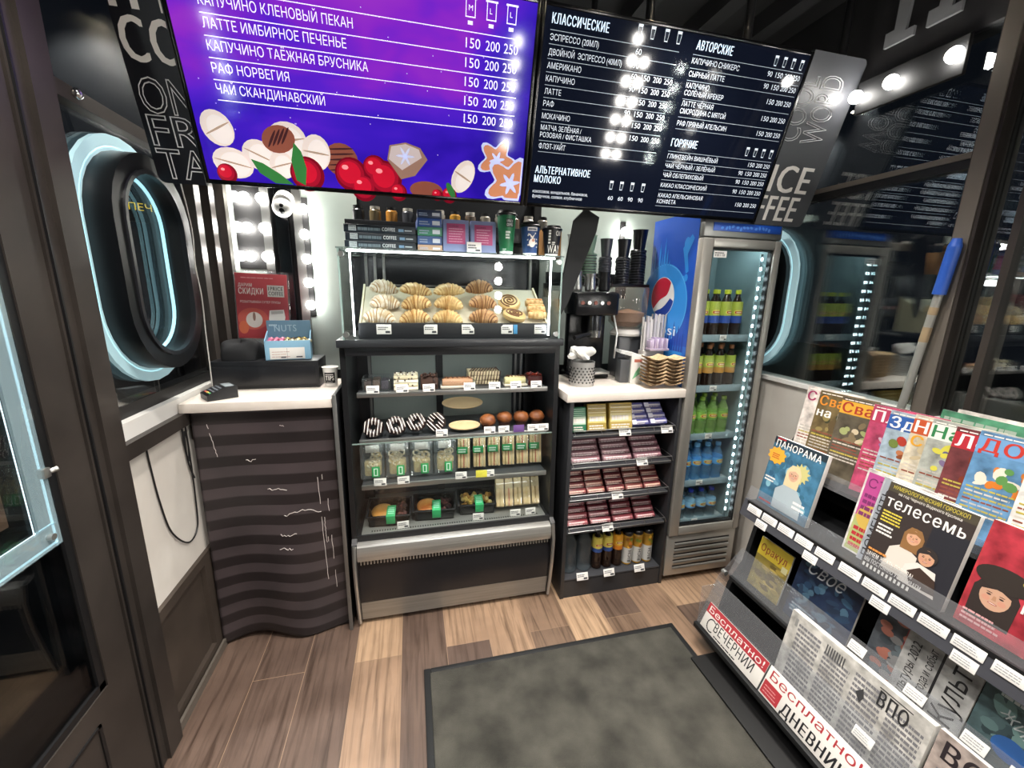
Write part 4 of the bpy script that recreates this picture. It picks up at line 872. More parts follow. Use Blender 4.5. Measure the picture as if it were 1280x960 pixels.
for u0, va, vb in ((.84, .29, .75), (.875, .28, .62), (.90, .36, .80), (.86, .45, .58), (.10, .04, .18)):
    n_ = 16; cur = []
    for k in range(n_+1):
        if random.random() < .82: cur.append((u0+random.uniform(-.003, .003)+.04*(k/n_)*(u0 < .5), va+(vb-va)*k/n_))
        else:
            if len(cur) > 1: scratch(cur, .0011)
            cur = []
    if len(cur) > 1: scratch(cur, .0011)
# on the counter
cd = thing('cash_drawer', 'flat black cash drawer box on the white counter', 'cash drawer', (-.84, 1.965, WT+.0006)); MB().rbox(0, .43, 0, .17, 0, .122, M('#141519', .4), .004).obj('body', parent=cd); MB().rbox(.012, .418, -.004, 0, .016, .100, M('#17181c', .35), .003).obj('drawer_front', parent=cd)
def soft_bag(label, loc, sx, sy, sz, m, seed=3):
    rnd = random.Random(seed); q = MB(); n = 26; h = 14; v = []
    for j in range(h+1):
        a_ = pi/2*j/h
        for i in range(n):
            b_ = 2*pi*i/n; rr = 1+.09*sin(3*b_+2*a_)+.06*sin(5*b_-3*a_)
            cx_ = abs(cos(b_))**.6*math.copysign(1, cos(b_)); sy_ = abs(sin(b_))**.6*math.copysign(1, sin(b_))
            v.append((sx*cx_*cos(a_)**.45*rr, sy*sy_*cos(a_)**.45*rr, sz*(sin(a_)**.8)*(1+.12*sin(2.2*b_+1))))
    q.add(v, [(j*n+i, j*n+(i+1) % n, (j+1)*n+(i+1) % n, (j+1)*n+i) for j in range(h) for i in range(n)], m); q.f.append(tuple(reversed(range(n)))); q.k.append(0)
    return top('cloth_heap', label, 'cloth', loc, q, angle=60)
soft_bag('black cloth heaped on the cash drawer before the red poster', (-.735, 2.045, WT+.124), .085, .06, .078, M('#0f1014', .85))
ps = thing('poster_stand', 'red discount poster in a clear stand behind the cash drawer', 'poster', (-.790, 2.142, WT+.004), (R(-3), R(1.5), R(2)))
MB().rbox(0, .225, .002, .006, .0, .505, ACRYL, .001).rbox(0, .225, -.004, .040, 0, .004, ACRYL, .001).obj('acrylic_holder', parent=ps)
q = MB(); RD = M('#b3434a', .5); q.rbox(.006, .219, -.001, .001, .20, .495, RD, .0005); L = M('#eee0dc', .6)
q.lines(.03, .19, .473, .485, 1, M('#d99a9c', .6), -.0016, .35); q.text('ДАРИМ', .018, .435, .014, L, -.002, w=.055, bold=.01); q.text('СКИДКИ', .018, .402, .026, L, -.002, w=.100, bold=.03)
q.rect(.135, .205, .392, .445, M('#e6e0dc', .6), -.0016); q.text('1PRICE', .140, .421, .017, M('#2a2024', .6), -.0022, w=.060, bold=.02); q.text('COFFEE', .140, .399, .017, M('#2a2024', .6), -.0022, w=.060, bold=.02)
q.text('РОЗЫГРЫВАЕМ СУПЕР ПРИЗЫ', .022, .362, .010, L, -.002, w=.165); q.ell(.07, .29, .062, .05, M('#c2584e', .5), -.0016); q.ell(.075, .285, .034, .036, M('#d9cfc9', .5), -.002); q.ell(.075, .30, .006, .02, M('#8a6a60', .5), -.0024)
q.poly([(.14, .33), (.20, .335), (.205, .30), (.195, .255), (.15, .25), (.135, .29)], M('#e2dbd6', .5), -.002); q.poly([(.145, .326), (.195, .33), (.197, .317), (.147, .312)], M('#b9b0ac', .5), -.0024); q.ell(.03, .25, .02, .03, M('#d06a4a', .5), -.002)
q.obj('poster', parent=ps)
sb = thing('snack_box', 'open pale blue carton of wrapped sweets on the cash drawer', 'carton', (-.622, 1.975, WT+.1235), (0, 0, R(9)))
SKY = M('#86b3cf', .6); q = MB(); w, d = .18, .115
q.rbox(0, w, 0, .003, 0, .085, SKY, .001); q.rbox(0, w, d, d+.003, 0, .165, M('#5d7f96', .6), .001); q.rbox(0, w, 0, d, 0, .003, SKY, .001)
for x in (0, w-.003): q.prism([(0, 0), (d, 0), (d, .12), (0, .085)], x, x+.003, SKY, 'x')
q.obj('carton', parent=sb); q = MB(); q.text('NUTS', .03, .115, .03, M('#9db9c9', .6), d-.001, w=.09, bold=.02); q.lines(.01, .05, .14, .155, 1, M('#a9c3d0', .6), d-.001); q.obj('lettering', parent=sb)
q = MB(); q.rbox(.018, .155, -.003, -.001, .004, .055, TAG, .001); q.lines(.026, .10, .014, .046, 3, M('#b07a70', .7), -.0036, .2); q.rect(.085, .086, .006, .053, TAGT, -.0036); q.rect(.06, .08, .010, .016, TAGT, -.0036); q.rect(.12, .145, .010, .016, TAGT, -.0036); q.obj('price_tag', parent=sb)
for i in range(26):
    c = ('#c06a8a', '#b85a7c', '#d08aa0')[i % 3] if i < 9 else ('#2b2622', '#c8c2a8', '#5a4a34', '#c9b060')[i % 4]
    col, row = (i//3 if i < 9 else 3+(i-9)//4), (i % 3 if i < 9 else (i-9) % 4)
    x = .018+(.0225*col if i < 9 else .0675+.0225*(col-3)); y = (.020+.034*row) if i < 9 else .016+.0265*row; z = .079+.002*(i % 3); a_ = random.uniform(-.3, .3)
    q = MB(); q.tube([(-.0105, 0, 0), (-.0085, 0, 0), (-.0065, 0, 0), (0, 0, 0), (.0065, 0, 0), (.0085, 0, 0), (.0105, 0, 0)], [.0075, .003, .007, .0105, .007, .003, .0075], M(c, .3), 8)
    o = q.obj('wrapped_sweet', loc=(-.622+x*cos(R(9))-y*sin(R(9)), 1.975+x*sin(R(9))+y*cos(R(9)), WT+.1235+z), rot=(0, R(random.uniform(-8, 8)), a_)); o['label'] = 'pink wrapped sweet at the left of the blue carton' if i < 9 else f'{("black", "cream", "brown", "gold")[i % 4]} wrapped sweet at the right of the blue carton'; o['category'] = 'sweet'; o['group'] = 'pink sweets in the blue carton' if i < 9 else f'{("black", "cream", "brown", "gold")[i % 4]} sweets in the blue carton'
q = MB()
tc = thing('tip_cup', 'small white tips cup with a black label beside the cash drawer', 'cup', (-.369, 2.0, WT+.0006)); MB().lathe([(.026, 0), (.033, .082), (.036, .086), (.032, .086), (.030, .08), (.0, .01)], WHITE, n=26).obj('cup_body', parent=tc)
p = MB(); p.rect(-.024, .024, .014, .064, M('#191a1c', .5), -.0004); p.text('TIPS', -.018, .028, .020, M('#e8e6e2', .6), -.0009, w=.036, bold=.03); p.lines(-.018, .018, .052, .06, 1, M('#e8e6e2', .6), -.0009); p.lines(-.016, .016, .017, .023, 1, M('#b8b6b2', .6), -.0009)
bend(p, lambda z: .0266+.007*z/.082); p.obj('label_print', parent=tc)
ct = thing('card_terminal', 'black card payment terminal with coloured keys on the white counter', 'card terminal', (-.800, 1.80, WT+.0006), (0, 0, R(8)))
MB().prism([(0, 0), (.105, 0), (.105, .048), (.06, .046), (0, .022)], -.045, .045, M('#16171a', .4), 'x').obj('body', parent=ct, rot=(0, 0, R(-62)))
k_ = MB()
for i in range(3):
    for j in range(4): k_.rbox(-.034+.024*i, -.014+.024*i, .010+.0125*j, .019+.0125*j, .0245+.0045*j*.98, .0295+.0048*j, M(('#5a5f66' if j else ('#b0484a', '#c4a44a', '#4f9a5c')[i]), .5), .001)
k_.obj('keypad', parent=ct, rot=(0, 0, R(-62)))
MB().rbox(-.034, .034, .066, .098, .0465, .0485, M('#8f979b', .3), .001).obj('display', parent=ct, rot=(0, 0, R(-62)))
def cable(label, pts, r=.003, m=BLACK, name='cable'):
    # smooth through the points
    P = [Vector(p) for p in pts]; out = []
    for i in range(len(P)-1):
        p0, p1, p2, p3 = P[max(i-1, 0)], P[i], P[i+1], P[min(i+2, len(P)-1)]
        for k in range(8):
            t_ = k/8; out.append(.5*((2*p1)+(-p0+p2)*t_+(2*p0-5*p1+4*p2-p3)*t_*t_+(-p0+3*p1-3*p2+p3)*t_**3))
    out.append(P[-1]); q = MB(); q.tube(out, r, m, 8); return top(name, label, 'cable', (0, 0, 0), q)
cable('thin black cable hanging down the white panel left of the counter', [(-.862, 1.52, 1.02), (-.86, 1.52, .96), (-.86, 1.535, .82), (-.86, 1.57, .68), (-.86, 1.66, .58), (-.86, 1.735, .60), (-.858, 1.75, .72), (-.855, 1.752, .9), (-.855, 1.752, 1.06)])
cable('looped black cable bundle beside the striped sheet', [(-.857, 1.735, 1.06), (-.857, 1.73, .95), (-.857, 1.745, .88), (-.857, 1.757, .95), (-.857, 1.745, 1.0), (-.857, 1.735, .93), (-.857, 1.742, .86), (-.857, 1.765, .80)])
cable('white cable falling from the neon porthole to the counter', [(-.79, 1.83, 1.93), (-.785, 1.86, 1.75), (-.79, 1.86, 1.62), (-.79, 1.875, 1.50), (-.80, 1.89, 1.36), (-.80, 1.885, 1.22), (-.80, 1.88, 1.115)], .0022, M('#bdbab4', .5))
MB()
dm = thing('dome_camera', 'white dome security camera above the red poster', 'security camera', (-.598, 2.40, 1.925))
q = MB(); q.cyl((0, .03, .05), (0, -.02, .02), .045, WHITE, 24); q.obj('base', parent=dm); q = MB(); q.ball((0, -.03, .0), .045, M('#dcdcd8', .3), 20); q.obj('dome', parent=dm)
q = MB(); q.ball((.004, -.064, -.018), .014, BLACKG, 12); q.ball((.006, -.070, .004), .010, BLACKG, 12); q.obj('lens', parent=dm); MB().cyl((0, .025, .04), (0, .035, .045), .03, WHITE).obj('bracket', parent=dm)
# black cloth panel right of the glass box
q = MB(); n_ = 12
tp = thing('tilted_monitor', 'black tilted panel hanging between the glass case and the coffee machine', 'monitor', (0, 0, 0))
q.prism([(.745, 1.875), (.80, 1.93), (.87, 1.895), (.86, 1.83), (.735, 1.50), (.700, 1.44), (.690, 1.52)], 1.90, 1.915, M('#0c0d10', .6), 'y'); q.obj('panel', parent=tp)
MB().cyl((.80, 1.912, 1.90), (.80, 1.93, 2.60), .010, BLACK).cyl((.80, 1.93, 2.60), (.80, 1.93, 2.78), .014, BLACK).obj('ceiling_arm', parent=tp)

# ================================================================== snack shelf unit
su = thing('snack_shelf_unit', 'black open snack shelf unit with white worktop between the case and the fridge', 'shelf unit', (0, 0, 0))
SUB = M('#26272a', .45); ux0, ux1 = .700, 1.291
for x0, x1 in ((ux0, ux0+.020), (ux1-.018, ux1)): MB().rbox(x0, x1, 1.716, 2.13, 0, 1.056, SUB, .002).obj('side_panel', parent=su)
MB().box(ux0+.02, ux1-.018, 2.10, 2.125, .02, 1.056, M('#17181a', .6)).obj('back_panel', parent=su)
MB().rbox(ux0-.022, ux1+.004, 1.700, 2.13, 1.058, 1.100, wtop, .003).obj('worktop', parent=su)
MB().box(ux0+.02, ux1-.018, 1.722, 1.74, 0, .100, M('#2a2b2e', .5)).obj('plinth', parent=su)
SZ = [.885, .722, .552, .378, .108]
WIRE = M('#a9a9a8', .3, .9)
stag = {0: (.986, 1.215), 1: (1.095,), 2: (.975,), 3: (.936,), 4: (.814, .964, 1.14)}
for i, z in enumerate(SZ):
    q = MB(); q.rbox(ux0+.021, ux1-.019, 1.722, 2.10, z-.014, z, M('#3b3c40', .35), .002); sh = q.obj('shelf', parent=su)
    if i < 4:
        q = MB(); q.tube([(ux0+.024, 1.80, z+.036), (ux0+.024, 1.708, z+.030), (ux1-.03, 1.708, z+.030), (ux1-.03, 1.80, z+.036)], .0024, WIRE, 6); q.tube([(ux0+.024, 1.712, z+.004), (ux1-.03, 1.712, z+.004)], .0024, WIRE, 6)
        for x in (ux0+.024, .86, 1.0, 1.14, ux1-.03): q.tube([(x, 1.708, z+.030), (x+.012, 1.712, z+.003)], .002, WIRE, 6)
        q.obj('wire_front', parent=sh)
    for x in stag[i]:
        price_tag(x, sh, 1.700, z-.004 if i < 4 else z, .062, .038, tilt=-22)
def packet(q, w, h, d, base, accent, lines_=3, tc='#f0e8e0'):
    """flat wrapped pack standing, front to -y, crimped ends"""
    q.rbox(-w/2, w/2, 0, d, 0, h, M(base, .35), min(d*.4, .004)); q.rect(-w*.46, w*.46, h*.30, h*.62, M(accent, .4), -.0006)
    q.lines(-w*.40, w*.40, h*.36, h*.58, 1, M(tc, .5), -.0011, .8, .1); q.lines(-w*.42, w*.42, h*.08, h*.26, 2, M(tc, .5), -.0008, .5)
# top row: packs
for i, (x, w, h, b_, a_, nm) in enumerate(((.766, .070, .120, '#23734f', '#bfd8c0', 'dark green'), (.858, .098, .132, '#b49a48', '#d8c878', 'dull gold'), (.985, .120, .132, '#c3a856', '#e2d596', 'bright yellow'))):
    q = MB(); packet(q, w, h, .05, b_, a_)
    for k in range(4): q.rect(-w*.45, w*.45, h*(.66+.08*k), h*(.69+.08*k), M(('#e8dcaa', '#8a7430', '#f0e8c8', '#6a5a28')[k] if i else '#9fcdb0', .4), -.0007)
    top('snack_pack', f'{nm} upright snack pack on the top shelf of the snack unit', 'snack pack', (x, 1.742, SZ[0]+.0130), q, (R(-14), 0, R(-3)), 'upright packs on the top snack shelf')
for c_ in range(2):
    for r_ in range(4):
        q = MB(); packet(q, .098, .030, .05, '#5d5c9c', '#cfd0e8', 3); q.rect(-.045, -.02, .004, .026, M('#e8e8f4', .4), -.0012)
        top('wafer_bar', f'violet wafer bar, {ORD[r_]} from the bottom, {("left", "right")[c_]} violet stack', 'wafer bar', (1.094+.102*c_+.002*r_, 1.748+.0265*r_, SZ[0]+.031+.0208*r_), q, (R(-35), 0, R(random.uniform(-4, 4))), 'violet wafer bars on the top snack shelf')
def bar_stack(shelf, xs, w, nrow, cols, accents, what, sn, tc):
    for c_, x in enumerate(xs):
        q = MB(); packet(q, w, .030, .026, cols[c_ % len(cols)], accents[c_ % len(accents)], 3, tc)
        for k in range(10): q.rect(-w*.47+w*.094*k, -w*.47+w*.094*k+.003, .0005, .003, M('#d8cfc8', .3), -.0005)
        me = q.mesh('chocolate_bar')
        for r_ in range(nrow):
            o = bpy.data.objects.new('chocolate_bar', me); COL.objects.link(o)
            o.location = (x+.003*r_+random.uniform(-.002, .002), 1.747+.0275*r_, SZ[shelf]+.0175+.0212*r_); o.rotation_euler = (R(-38), 0, R(random.uniform(-.8, .8)))
            o['label'] = f'{what}, {ORD[r_]} row up, {place(LR4, c_, len(xs)).replace(" from the left", "")} stack, {sn} snack shelf'; o['category'] = 'chocolate bar'; o['group'] = f'chocolate bars on the {sn} snack shelf'
bar_stack(1, (.814, .982, 1.155), .158, 5, ('#6d4a52', '#77545c', '#6a4650'), ('#b98d96', '#c9a0a6', '#b8868f'), 'mauve wrapped chocolate bar', 'second', '#f0dfe0')
bar_stack(2, (.776, .878, .988, 1.094, 1.200), .098, 4, ('#6a2f33', '#743a38', '#5f2a2e', '#74403a', '#6a2c30'), ('#b8706c', '#c98a78', '#a85a58'), 'dark red chocolate bar', 'third', '#f2d8c8')
bar_stack(3, (.792, .916, 1.046, 1.176), .116, 4, ('#7a3038', '#6a2a34', '#7c343c', '#702c36'), ('#c47a80', '#d69a9c', '#b86a72'), 'crimson chocolate bar', 'fourth', '#f4dcdc')
def bottle(name, label, loc, group, h, r, body, lab, capc, lab2=None, z_lab=(.35, .66), cat='bottle', body2=None):
    t = thing(name, label, cat, loc, (0, 0, 0), group); z0, z1 = z_lab
    q = MB(); pr = [(r*.75, 0), (r, .008), (r*.97, h*.16), (r, h*.2), (r, h*.62), (r*.92, h*.70), (r*.50, h*.84), (r*.38, h*.88), (r*.38, h*.93)]
    q.lathe(pr, body, n=20, mats=[body, body, body, body, body2 or body, body2 or body, body2 or body, body2 or body] if body2 else None); q.obj('bottle_body', parent=t)
    q = MB(); q.lathe([(r*.46, h*.92), (r*.46, h), (r*.40, h+.002), (0, h+.002)], capc, n=18); q.obj('cap', parent=t)
    if lab:
        q = MB(); m_ = (z0+z1)/2*h
        q.lathe([(r*1.0, z0*h-.0004), (r*1.012, z0*h), (r*1.012, m_*.88)], lab2 or lab, n=22); q.lathe([(r*1.012, m_*.88), (r*1.012, min(z1, .62)*h), (r*.94, max(z1, .62)*h+.004)], lab, n=22)
        p = MB(); p.ell(0, m_*1.02, r*.85, h*.055, M('#dccb5a', .4), -.0005, 18); p.rect(-r*.62, r*.62, m_*1.02-h*.024, m_*1.02+h*.024, M('#a8382e', .4), -.001); p.rect(-r*.42, r*.42, m_*1.02-h*.009, m_*1.02+h*.009, M('#f0e4c0', .4), -.0014)
        merge(q, bend(p, lambda z: r*1.014))
        q.obj('label', parent=t)
    return t
CLEARW = glass_mat('water_plastic', (.82, .88, .90), .03, .05, (.6, .66, .7)); CLEARB = glass_mat('blue_water', (.38, .70, .90), .03, .22, (.25, .55, .85)); CLEARG = glass_mat('green_drink', (.62, .85, .35), .03, .35, (.38, .60, .20))
TEAD = M('#20140e', .12); BLUEC = M('#1f36b0', .35)
for i, x in enumerate((.772, .855)):
    bottle('water_bottle', f'large clear water bottle on the bottom snack shelf, {("left", "right")[i]} of the pair', (x, 1.80, SZ[4]+.0006), 'clear bottles on the bottom snack shelf', .245, .0405, CLEARW, None, M('#26282c', .4))
for i, (x, lc) in enumerate(((.9265, '#d8c860'), (.9865, '#d8c860'), (1.0465, '#d99a2e'))):
    bottle('tea_bottle', f'iced tea bottle on the bottom snack shelf, {LR4[i] if i < 2 else "rightmost with orange label"}', (x, 1.79, SZ[4]+.0006), 'iced tea bottles on the bottom snack shelf', .225, .0285, TEAD, M(lc, .4), M('#26282c', .4), M('#2e4a86', .4) if i < 2 else M('#c8741e', .4), (.45, .8))
for i, x in enumerate((1.106, 1.165, 1.226)):
    t = thing('juice_can', f'tall juice can, {LR4[i] if i < 2 else "rightmost"} of three on the bottom snack shelf', 'can', (x, 1.79, SZ[4]+.0006), group='juice cans on the bottom snack shelf')
    MB().lathe([(.024, 0), (.028, .005), (.028, .165), (.024, .172)], M('#a9802e', .25), n=22).obj('can_body', parent=t)
    MB().lathe([(.025, .172), (.0265, .176), (.0265, .190), (.022, .195), (0, .195)], M('#1c1d20', .3), n=20).obj('lid', parent=t)
    p = MB(); p.lathe([(.0283, .012), (.0285, .014), (.0285, .100), (.0283, .102)], M('#b9b8b4', .4), n=22); p2 = MB(); p2.text('RICH', .010, .022, .018, M('#2a2a2e', .5), -.0005, w=.066, rot=pi/2, bold=.02)
    for k in range(7): p2.ell(random.uniform(-.018, .018), random.uniform(.108, .16), .008, .010, M(random.choice(('#d8a63a', '#8a5a20', '#6d7a2a', '#c9742a')), .4), -.0005-.0002*k, 10)
    merge(p, bend(p2, lambda z: .0288))
    p.obj('label', parent=t)

# ================================================================== on the right worktop
UT = 1.1005
t = thing('utensil_pot', 'perforated steel pot on the right worktop with a crumpled white bag', 'pot', (.815, 1.868, UT)); q = MB()
q.lathe([(.058, 0), (.060, .003), (.060, .120), (.057, .120), (.056, .006), (0, .006)], M('#b4b4b2', .35, .6), n=36)
for r_ in range(6):
    for k in range(20):
        a_ = 2*pi*(k+.5*(r_ % 2))/20; c = Vector((.0605*cos(a_), .0605*sin(a_), .022+.014*r_)); q.ball(tuple(c), .0042, BLACK, 8, rz=.0042)
q.obj('pot_body', parent=t); 
def crumple(sx, sy, sz, m, seed):
    rnd = random.Random(seed); bm = bmesh.new(); bmesh.ops.create_icosphere(bm, subdivisions=3, radius=1)
    for v in bm.verts:
        d = v.co.normalized(); f_ = 1+.22*sin(5*d.x+3*d.z+seed)+.16*sin(7*d.y-4*d.x)+.10*(rnd.random()-.5); v.co = Vector((d.x*sx*f_, d.y*sy*f_, max(d.z*sz*f_, -sz*.8)))
    bm.verts.index_update(); q = MB(); q.add([tuple(v.co) for v in bm.verts], [tuple(v.index for v in f.verts) for f in bm.faces], m); bm.free(); return q
top('paper_bag', 'crumpled white paper bag lying on the perforated steel pot', 'bag', (.80, 1.868, UT+.158), crumple(.062, .042, .034, M('#d9d8d4', .7), 2), angle=20)
t = thing('straw_box', 'bunch of white and grey wrapped straws standing on the right worktop', 'straws', (1.232, 1.94, UT)); q = MB(); q.rbox(-.060, .060, -.028, .028, 0, .16, M('#b9b4b0', .6), .004); q.obj('holder', parent=t)
sm = [M('#d9d6d4', .4), M('#a9a8aa', .4), M('#c4c0c6', .4), M('#8d8b8e', .4)]
for k in range(34):
    x = -.056+.112*(k % 17)/16; y = -.012 if k < 17 else .014; q = MB(); q.cyl((x*.92, y, .02), (x+random.uniform(-.006, .006), y, random.uniform(.305, .350)), .0056, sm[(k*7+k//3) % 4], 8); q.obj('straw', parent=t)
t = thing('sugar_box', 'box of lilac sugar sachets beside the straws', 'sachets', (1.235, 1.865, UT+.165)); q = MB(); q.rbox(-.055, .055, 0, .05, 0, .012, M('#a99cae', .5), .002); q.obj('tray', parent=t)
for k in range(11): MB().rbox(-.05+.009*k, -.043+.009*k, .004, .044, .010, .055+.006*(k % 3), M(('#b9a9c4', '#cfc3d8', '#a797b8')[k % 3], .5), .001).obj('sachet', parent=t, rot=(0, R(4*(k % 3-1)), 0))
cf = noisy('moulded_pulp', '#a98e6c', '#c2a883', 60, .9)
def carrier():
    nx, ny = 32, 18; w, d = .19, .105; vs = []
    q = MB(); v = []
    for j in range(ny+1):
        for i in range(nx+1):
            u, w_ = i/nx*2-1, j/ny*2-1; z = .022*abs(cos(pi*u))*abs(cos(pi*.5*w_)) if True else 0
            edge = max(abs(u), abs(w_)); z = (.034-.031*abs(sin(pi*u))*(.45+.55*abs(cos(pi*.5*w_))))*(1 if edge < .93 else .85)
            v.append((u*w/2, w_*d/2, z))
    q.add(v, [(j*(nx+1)+i, j*(nx+1)+i+1, (j+1)*(nx+1)+i+1, (j+1)*(nx+1)+i) for j in range(ny) for i in range(nx)], cf)
    o = len(q.v); q.add([(x, y, z-.004) for x, y, z in v], [(j*(nx+1)+i, (j+1)*(nx+1)+i, (j+1)*(nx+1)+i+1, j*(nx+1)+i+1) for j in range(ny) for i in range(nx)], cf)
    return q
cme = carrier().mesh('cup_carrier')
for k in range(8):
    o = bpy.data.objects.new('cup_carrier', cme); COL.objects.link(o); o.location = (1.190, 1.770, UT+.006+.0172*k); o.rotation_euler = (0, 0, R(-4)); o['label'] = f'brown moulded cup carrier, {ORD[k]} from the bottom of the stack on the right worktop'; o['category'] = 'cup carrier'; o['group'] = 'stacked cup carriers'
t = thing('napkin_holder', 'white and grey napkin holder with green print before the cup carriers', 'napkin holder', (1.06, 1.87, UT), (0, 0, R(-8)))
MB().prism([(0, 0), (.036, 0), (.036, .150), (-.055, .168), (-.06, .155), (.0, .14)], 0, .09, M('#c9cac8', .4), 'y').obj('shell', parent=t, loc=(.02, 0, 0)); MB().rbox(-.03, .018, .01, .08, 0, .12, M('#4b4d50', .4), .003).obj('grey_body', parent=t)
q = MB(); q.rbox(.020, .085, -.004, .0, 0.0, .150, M('#dcdcd8', .5), .001); q.poly([(.03, .02), (.07, .05), (.066, .09), (.045, .06)], M('#6fae84', .5), -.0046); q.rect(.035, .075, .11, .125, M('#b86a5a', .5), -.0046); q.obj('printed_card', parent=t)
# coffee machine, grinder, cups
t = thing('espresso_machine', 'black espresso machine with portafilter behind the perforated pot', 'coffee machine', (.922, 2.01, UT)); BM = M('#131417', .25)
q = MB(); q.rbox(-.12, .11, 0, .12, 0.0, .03, BM, .006); q.rbox(-.11, .10, .06, .12, .03, .40, BM, .008); q.rbox(-.125, .115, -.06, .12, .335, .455, BM, .018); q.obj('body', parent=t)
q = MB(); q.cyl((0, -.02, .26), (0, -.02, .335), .038, M('#4a4b4e', .2, .8), 22); q.cyl((0, -.02, .225), (0, -.02, .26), .036, M('#a9a7a2', .2, .9), 22); q.obj('group_head', parent=t)
q = MB(); q.tube([(-.03, -.04, .245), (-.08, -.07, .238), (-.14, -.10, .230)], [.008, .012, .011], BLACK, 10); q.obj('portafilter', parent=t)
q = MB(); q.tube([(.09, -.05, .34), (.10, -.08, .25), (.095, -.075, .12)], .005, STEEL, 8); q.obj('steam_wand', parent=t)
q = MB()
for k in range(5): q.cyl((-.09+.035*k, -.061, .40), (-.09+.035*k, -.066, .40), .010, STEEL if k % 2 else M('#7a3a2a', .4), 12)
q.obj('knob', parent=t); MB().rbox(-.10, .09, -.05, .06, .03, .045, STEEL, .003).obj('drip_tray', parent=t)
for k, (x, h_, m_) in enumerate(((-.09, .10, STEEL), (-.012, .09, STEEL), (.066, .10, BLACK))):
    top('milk_jug', f'{("steel milk jug at the left on the espresso machine", "shorter steel milk jug on the espresso machine", "black jug at the right on the espresso machine")[k]}', 'jug', (.93+x, 2.06, UT+.456), MB().lathe([(.026, 0), (.030, .01), (.024, h_*.8), (.027, h_), (.024, h_), (.022, .012), (0, .012)], m_, n=20).tube([(.026, 0, h_*.85), (.046, 0, h_*.7), (.044, 0, h_*.35), (.028, 0, h_*.2)], .003, m_, 6))
t = thing('coffee_grinder', 'coffee grinder with a wide clear bean hopper left of the blue fridge side', 'coffee grinder', (1.145, 2.062, UT))
MB().rbox(-.07, .07, -.06, .055, 0, .225, M('#3d3f43', .35), .008).obj('base', parent=t); MB().lathe([(.085, .228), (.088, .24), (.07, .262), (.05, .265)], M('#c9c6c2', .3), n=24).obj('collar', parent=t)
q = MB(); q.lathe([(.062, .262), (.100, .30), (.104, .47), (.100, .482), (.0, .484)], glass_mat('hopper_plastic', (.86, .84, .82), .03, .16, (.55, .47, .42)), n=28); q.obj('hopper', parent=t); MB().lathe([(.05, .275), (.085, .305), (.088, .35), (0, .37)], M('#8d6d56', .8), n=22).obj('beans', parent=t)
def cup_stack(label, loc, n_, r, h, m, grp):
    q = MB(); q2 = []
    q.lathe([(r*.72, 0), (r, h), (r*1.05, h+.004)], m, n=20); me = q.mesh('paper_cup')
    q = MB(); q.lathe([(r*.96, 0), (r*1.06, .004), (r*1.06, .010), (r*.99, .014)], m, n=20); q.lathe([(r*1.07, .001), (r*1.085, .003), (r*1.07, .005)], M('#5b5e63', .4), n=20); me2 = q.mesh('cup_rim')
    t = thing('cup_stack', label, 'cup stack', loc); t['group'] = grp
    for k in range(n_):
        o = bpy.data.objects.new('paper_cup', me if k == n_-1 else me2); COL.objects.link(o); o.parent = t
        o.location = (.0015*sin(k*2.1), .0015*cos(k*1.7), .014*k+(0 if k < n_-1 else 0.0))
shq = thing('cup_rack', 'dark cup rack shelf above the coffee grinder', 'shelf', (1.05, 2.19, 1.60)); MB().rbox(-.30, .23, -.10, .12, -.015, 0, M('#17181b', .4), .003).rbox(-.30, .23, .105, .12, 0, .06, M('#17181b', .4), .003).obj('board', parent=shq); MB().rbox(-.28, -.26, .12, .22, -.08, 0, BLACK, .002).rbox(.19, .21, .12, .22, -.08, 0, BLACK, .002).obj('bracket', parent=shq)
cup_stack('tall stack of black cups nearest the blue fridge side', (1.225, 2.14, 1.6005), 14, .041, .10, M('#1a1b1e', .3), 'cup stacks on the cup rack'); cup_stack('second stack of black cups beside the tall one', (1.135, 2.14, 1.6005), 11, .037, .09, M('#2a2b2f', .3), 'cup stacks on the cup rack')
cup_stack('stack of grey cups in the middle of the cup rack', (1.04, 2.16, 1.6005), 11, .034, .09, M('#57585e', .35), 'cup stacks on the cup rack'); cup_stack('stack of pale green cups on the cup rack', (.945, 2.16, 1.6005), 12, .038, .09, M('#93b49a', .4), 'cup stacks on the cup rack'); cup_stack('stack of clear white cups at the left end of the cup rack', (.855, 2.16, 1.6005), 12, .035, .09, M('#b9c0c0', .3), 'cup stacks on the cup rack')

# ================================================================== drinks fridge
FX0, FX1, FY0, FY1 = 1.300, 1.728, 1.745, 2.12
fr = thing('drinks_fridge', 'slim silver glass door drinks fridge with a blue side', 'fridge', (0, 0, 0))
FB = M('#9a9994', .35, .4); FIN = M('#7f979b', .35)
q = MB(); q.rbox(FX0, FX0+.03, FY0, FY1, .04, 1.93, FB, .004); q.rbox(FX1-.03, FX1, FY0, FY1, .04, 1.93, M('#7d7d7a', .4, .3), .004); q.box(FX0+.03, FX1-.03, FY1-.03, FY1, .28, 1.80, FIN); q.box(FX0+.03, FX1-.03, FY0, FY1, 1.80, 1.93, FB); q.box(FX0+.03, FX1-.03, FY0, FY1, .04, .30, FB)
q.box(FX0+.03, FX0+.032, FY0, FY1, .30, 1.80, FIN); q.box(FX1-.032, FX1-.03, FY0, FY1, .30, 1.80, FIN); q.box(FX0+.04, FX1-.04, FY0+.06, FY1, 0, .04, BLACK); q.obj('cabinet', parent=fr)
q = MB(); q.rbox(FX0, FX1, 1.712, FY0, 1.812, 1.875, STEELD, .004); q.rbox(FX0+.045, FX1-.012, 1.708, 1.713, 1.838, 1.874, M('#1a4aa8', .3), .001)
hp = MB(); q.obj('header', parent=fr); hd_ = bpy.data.objects['header']
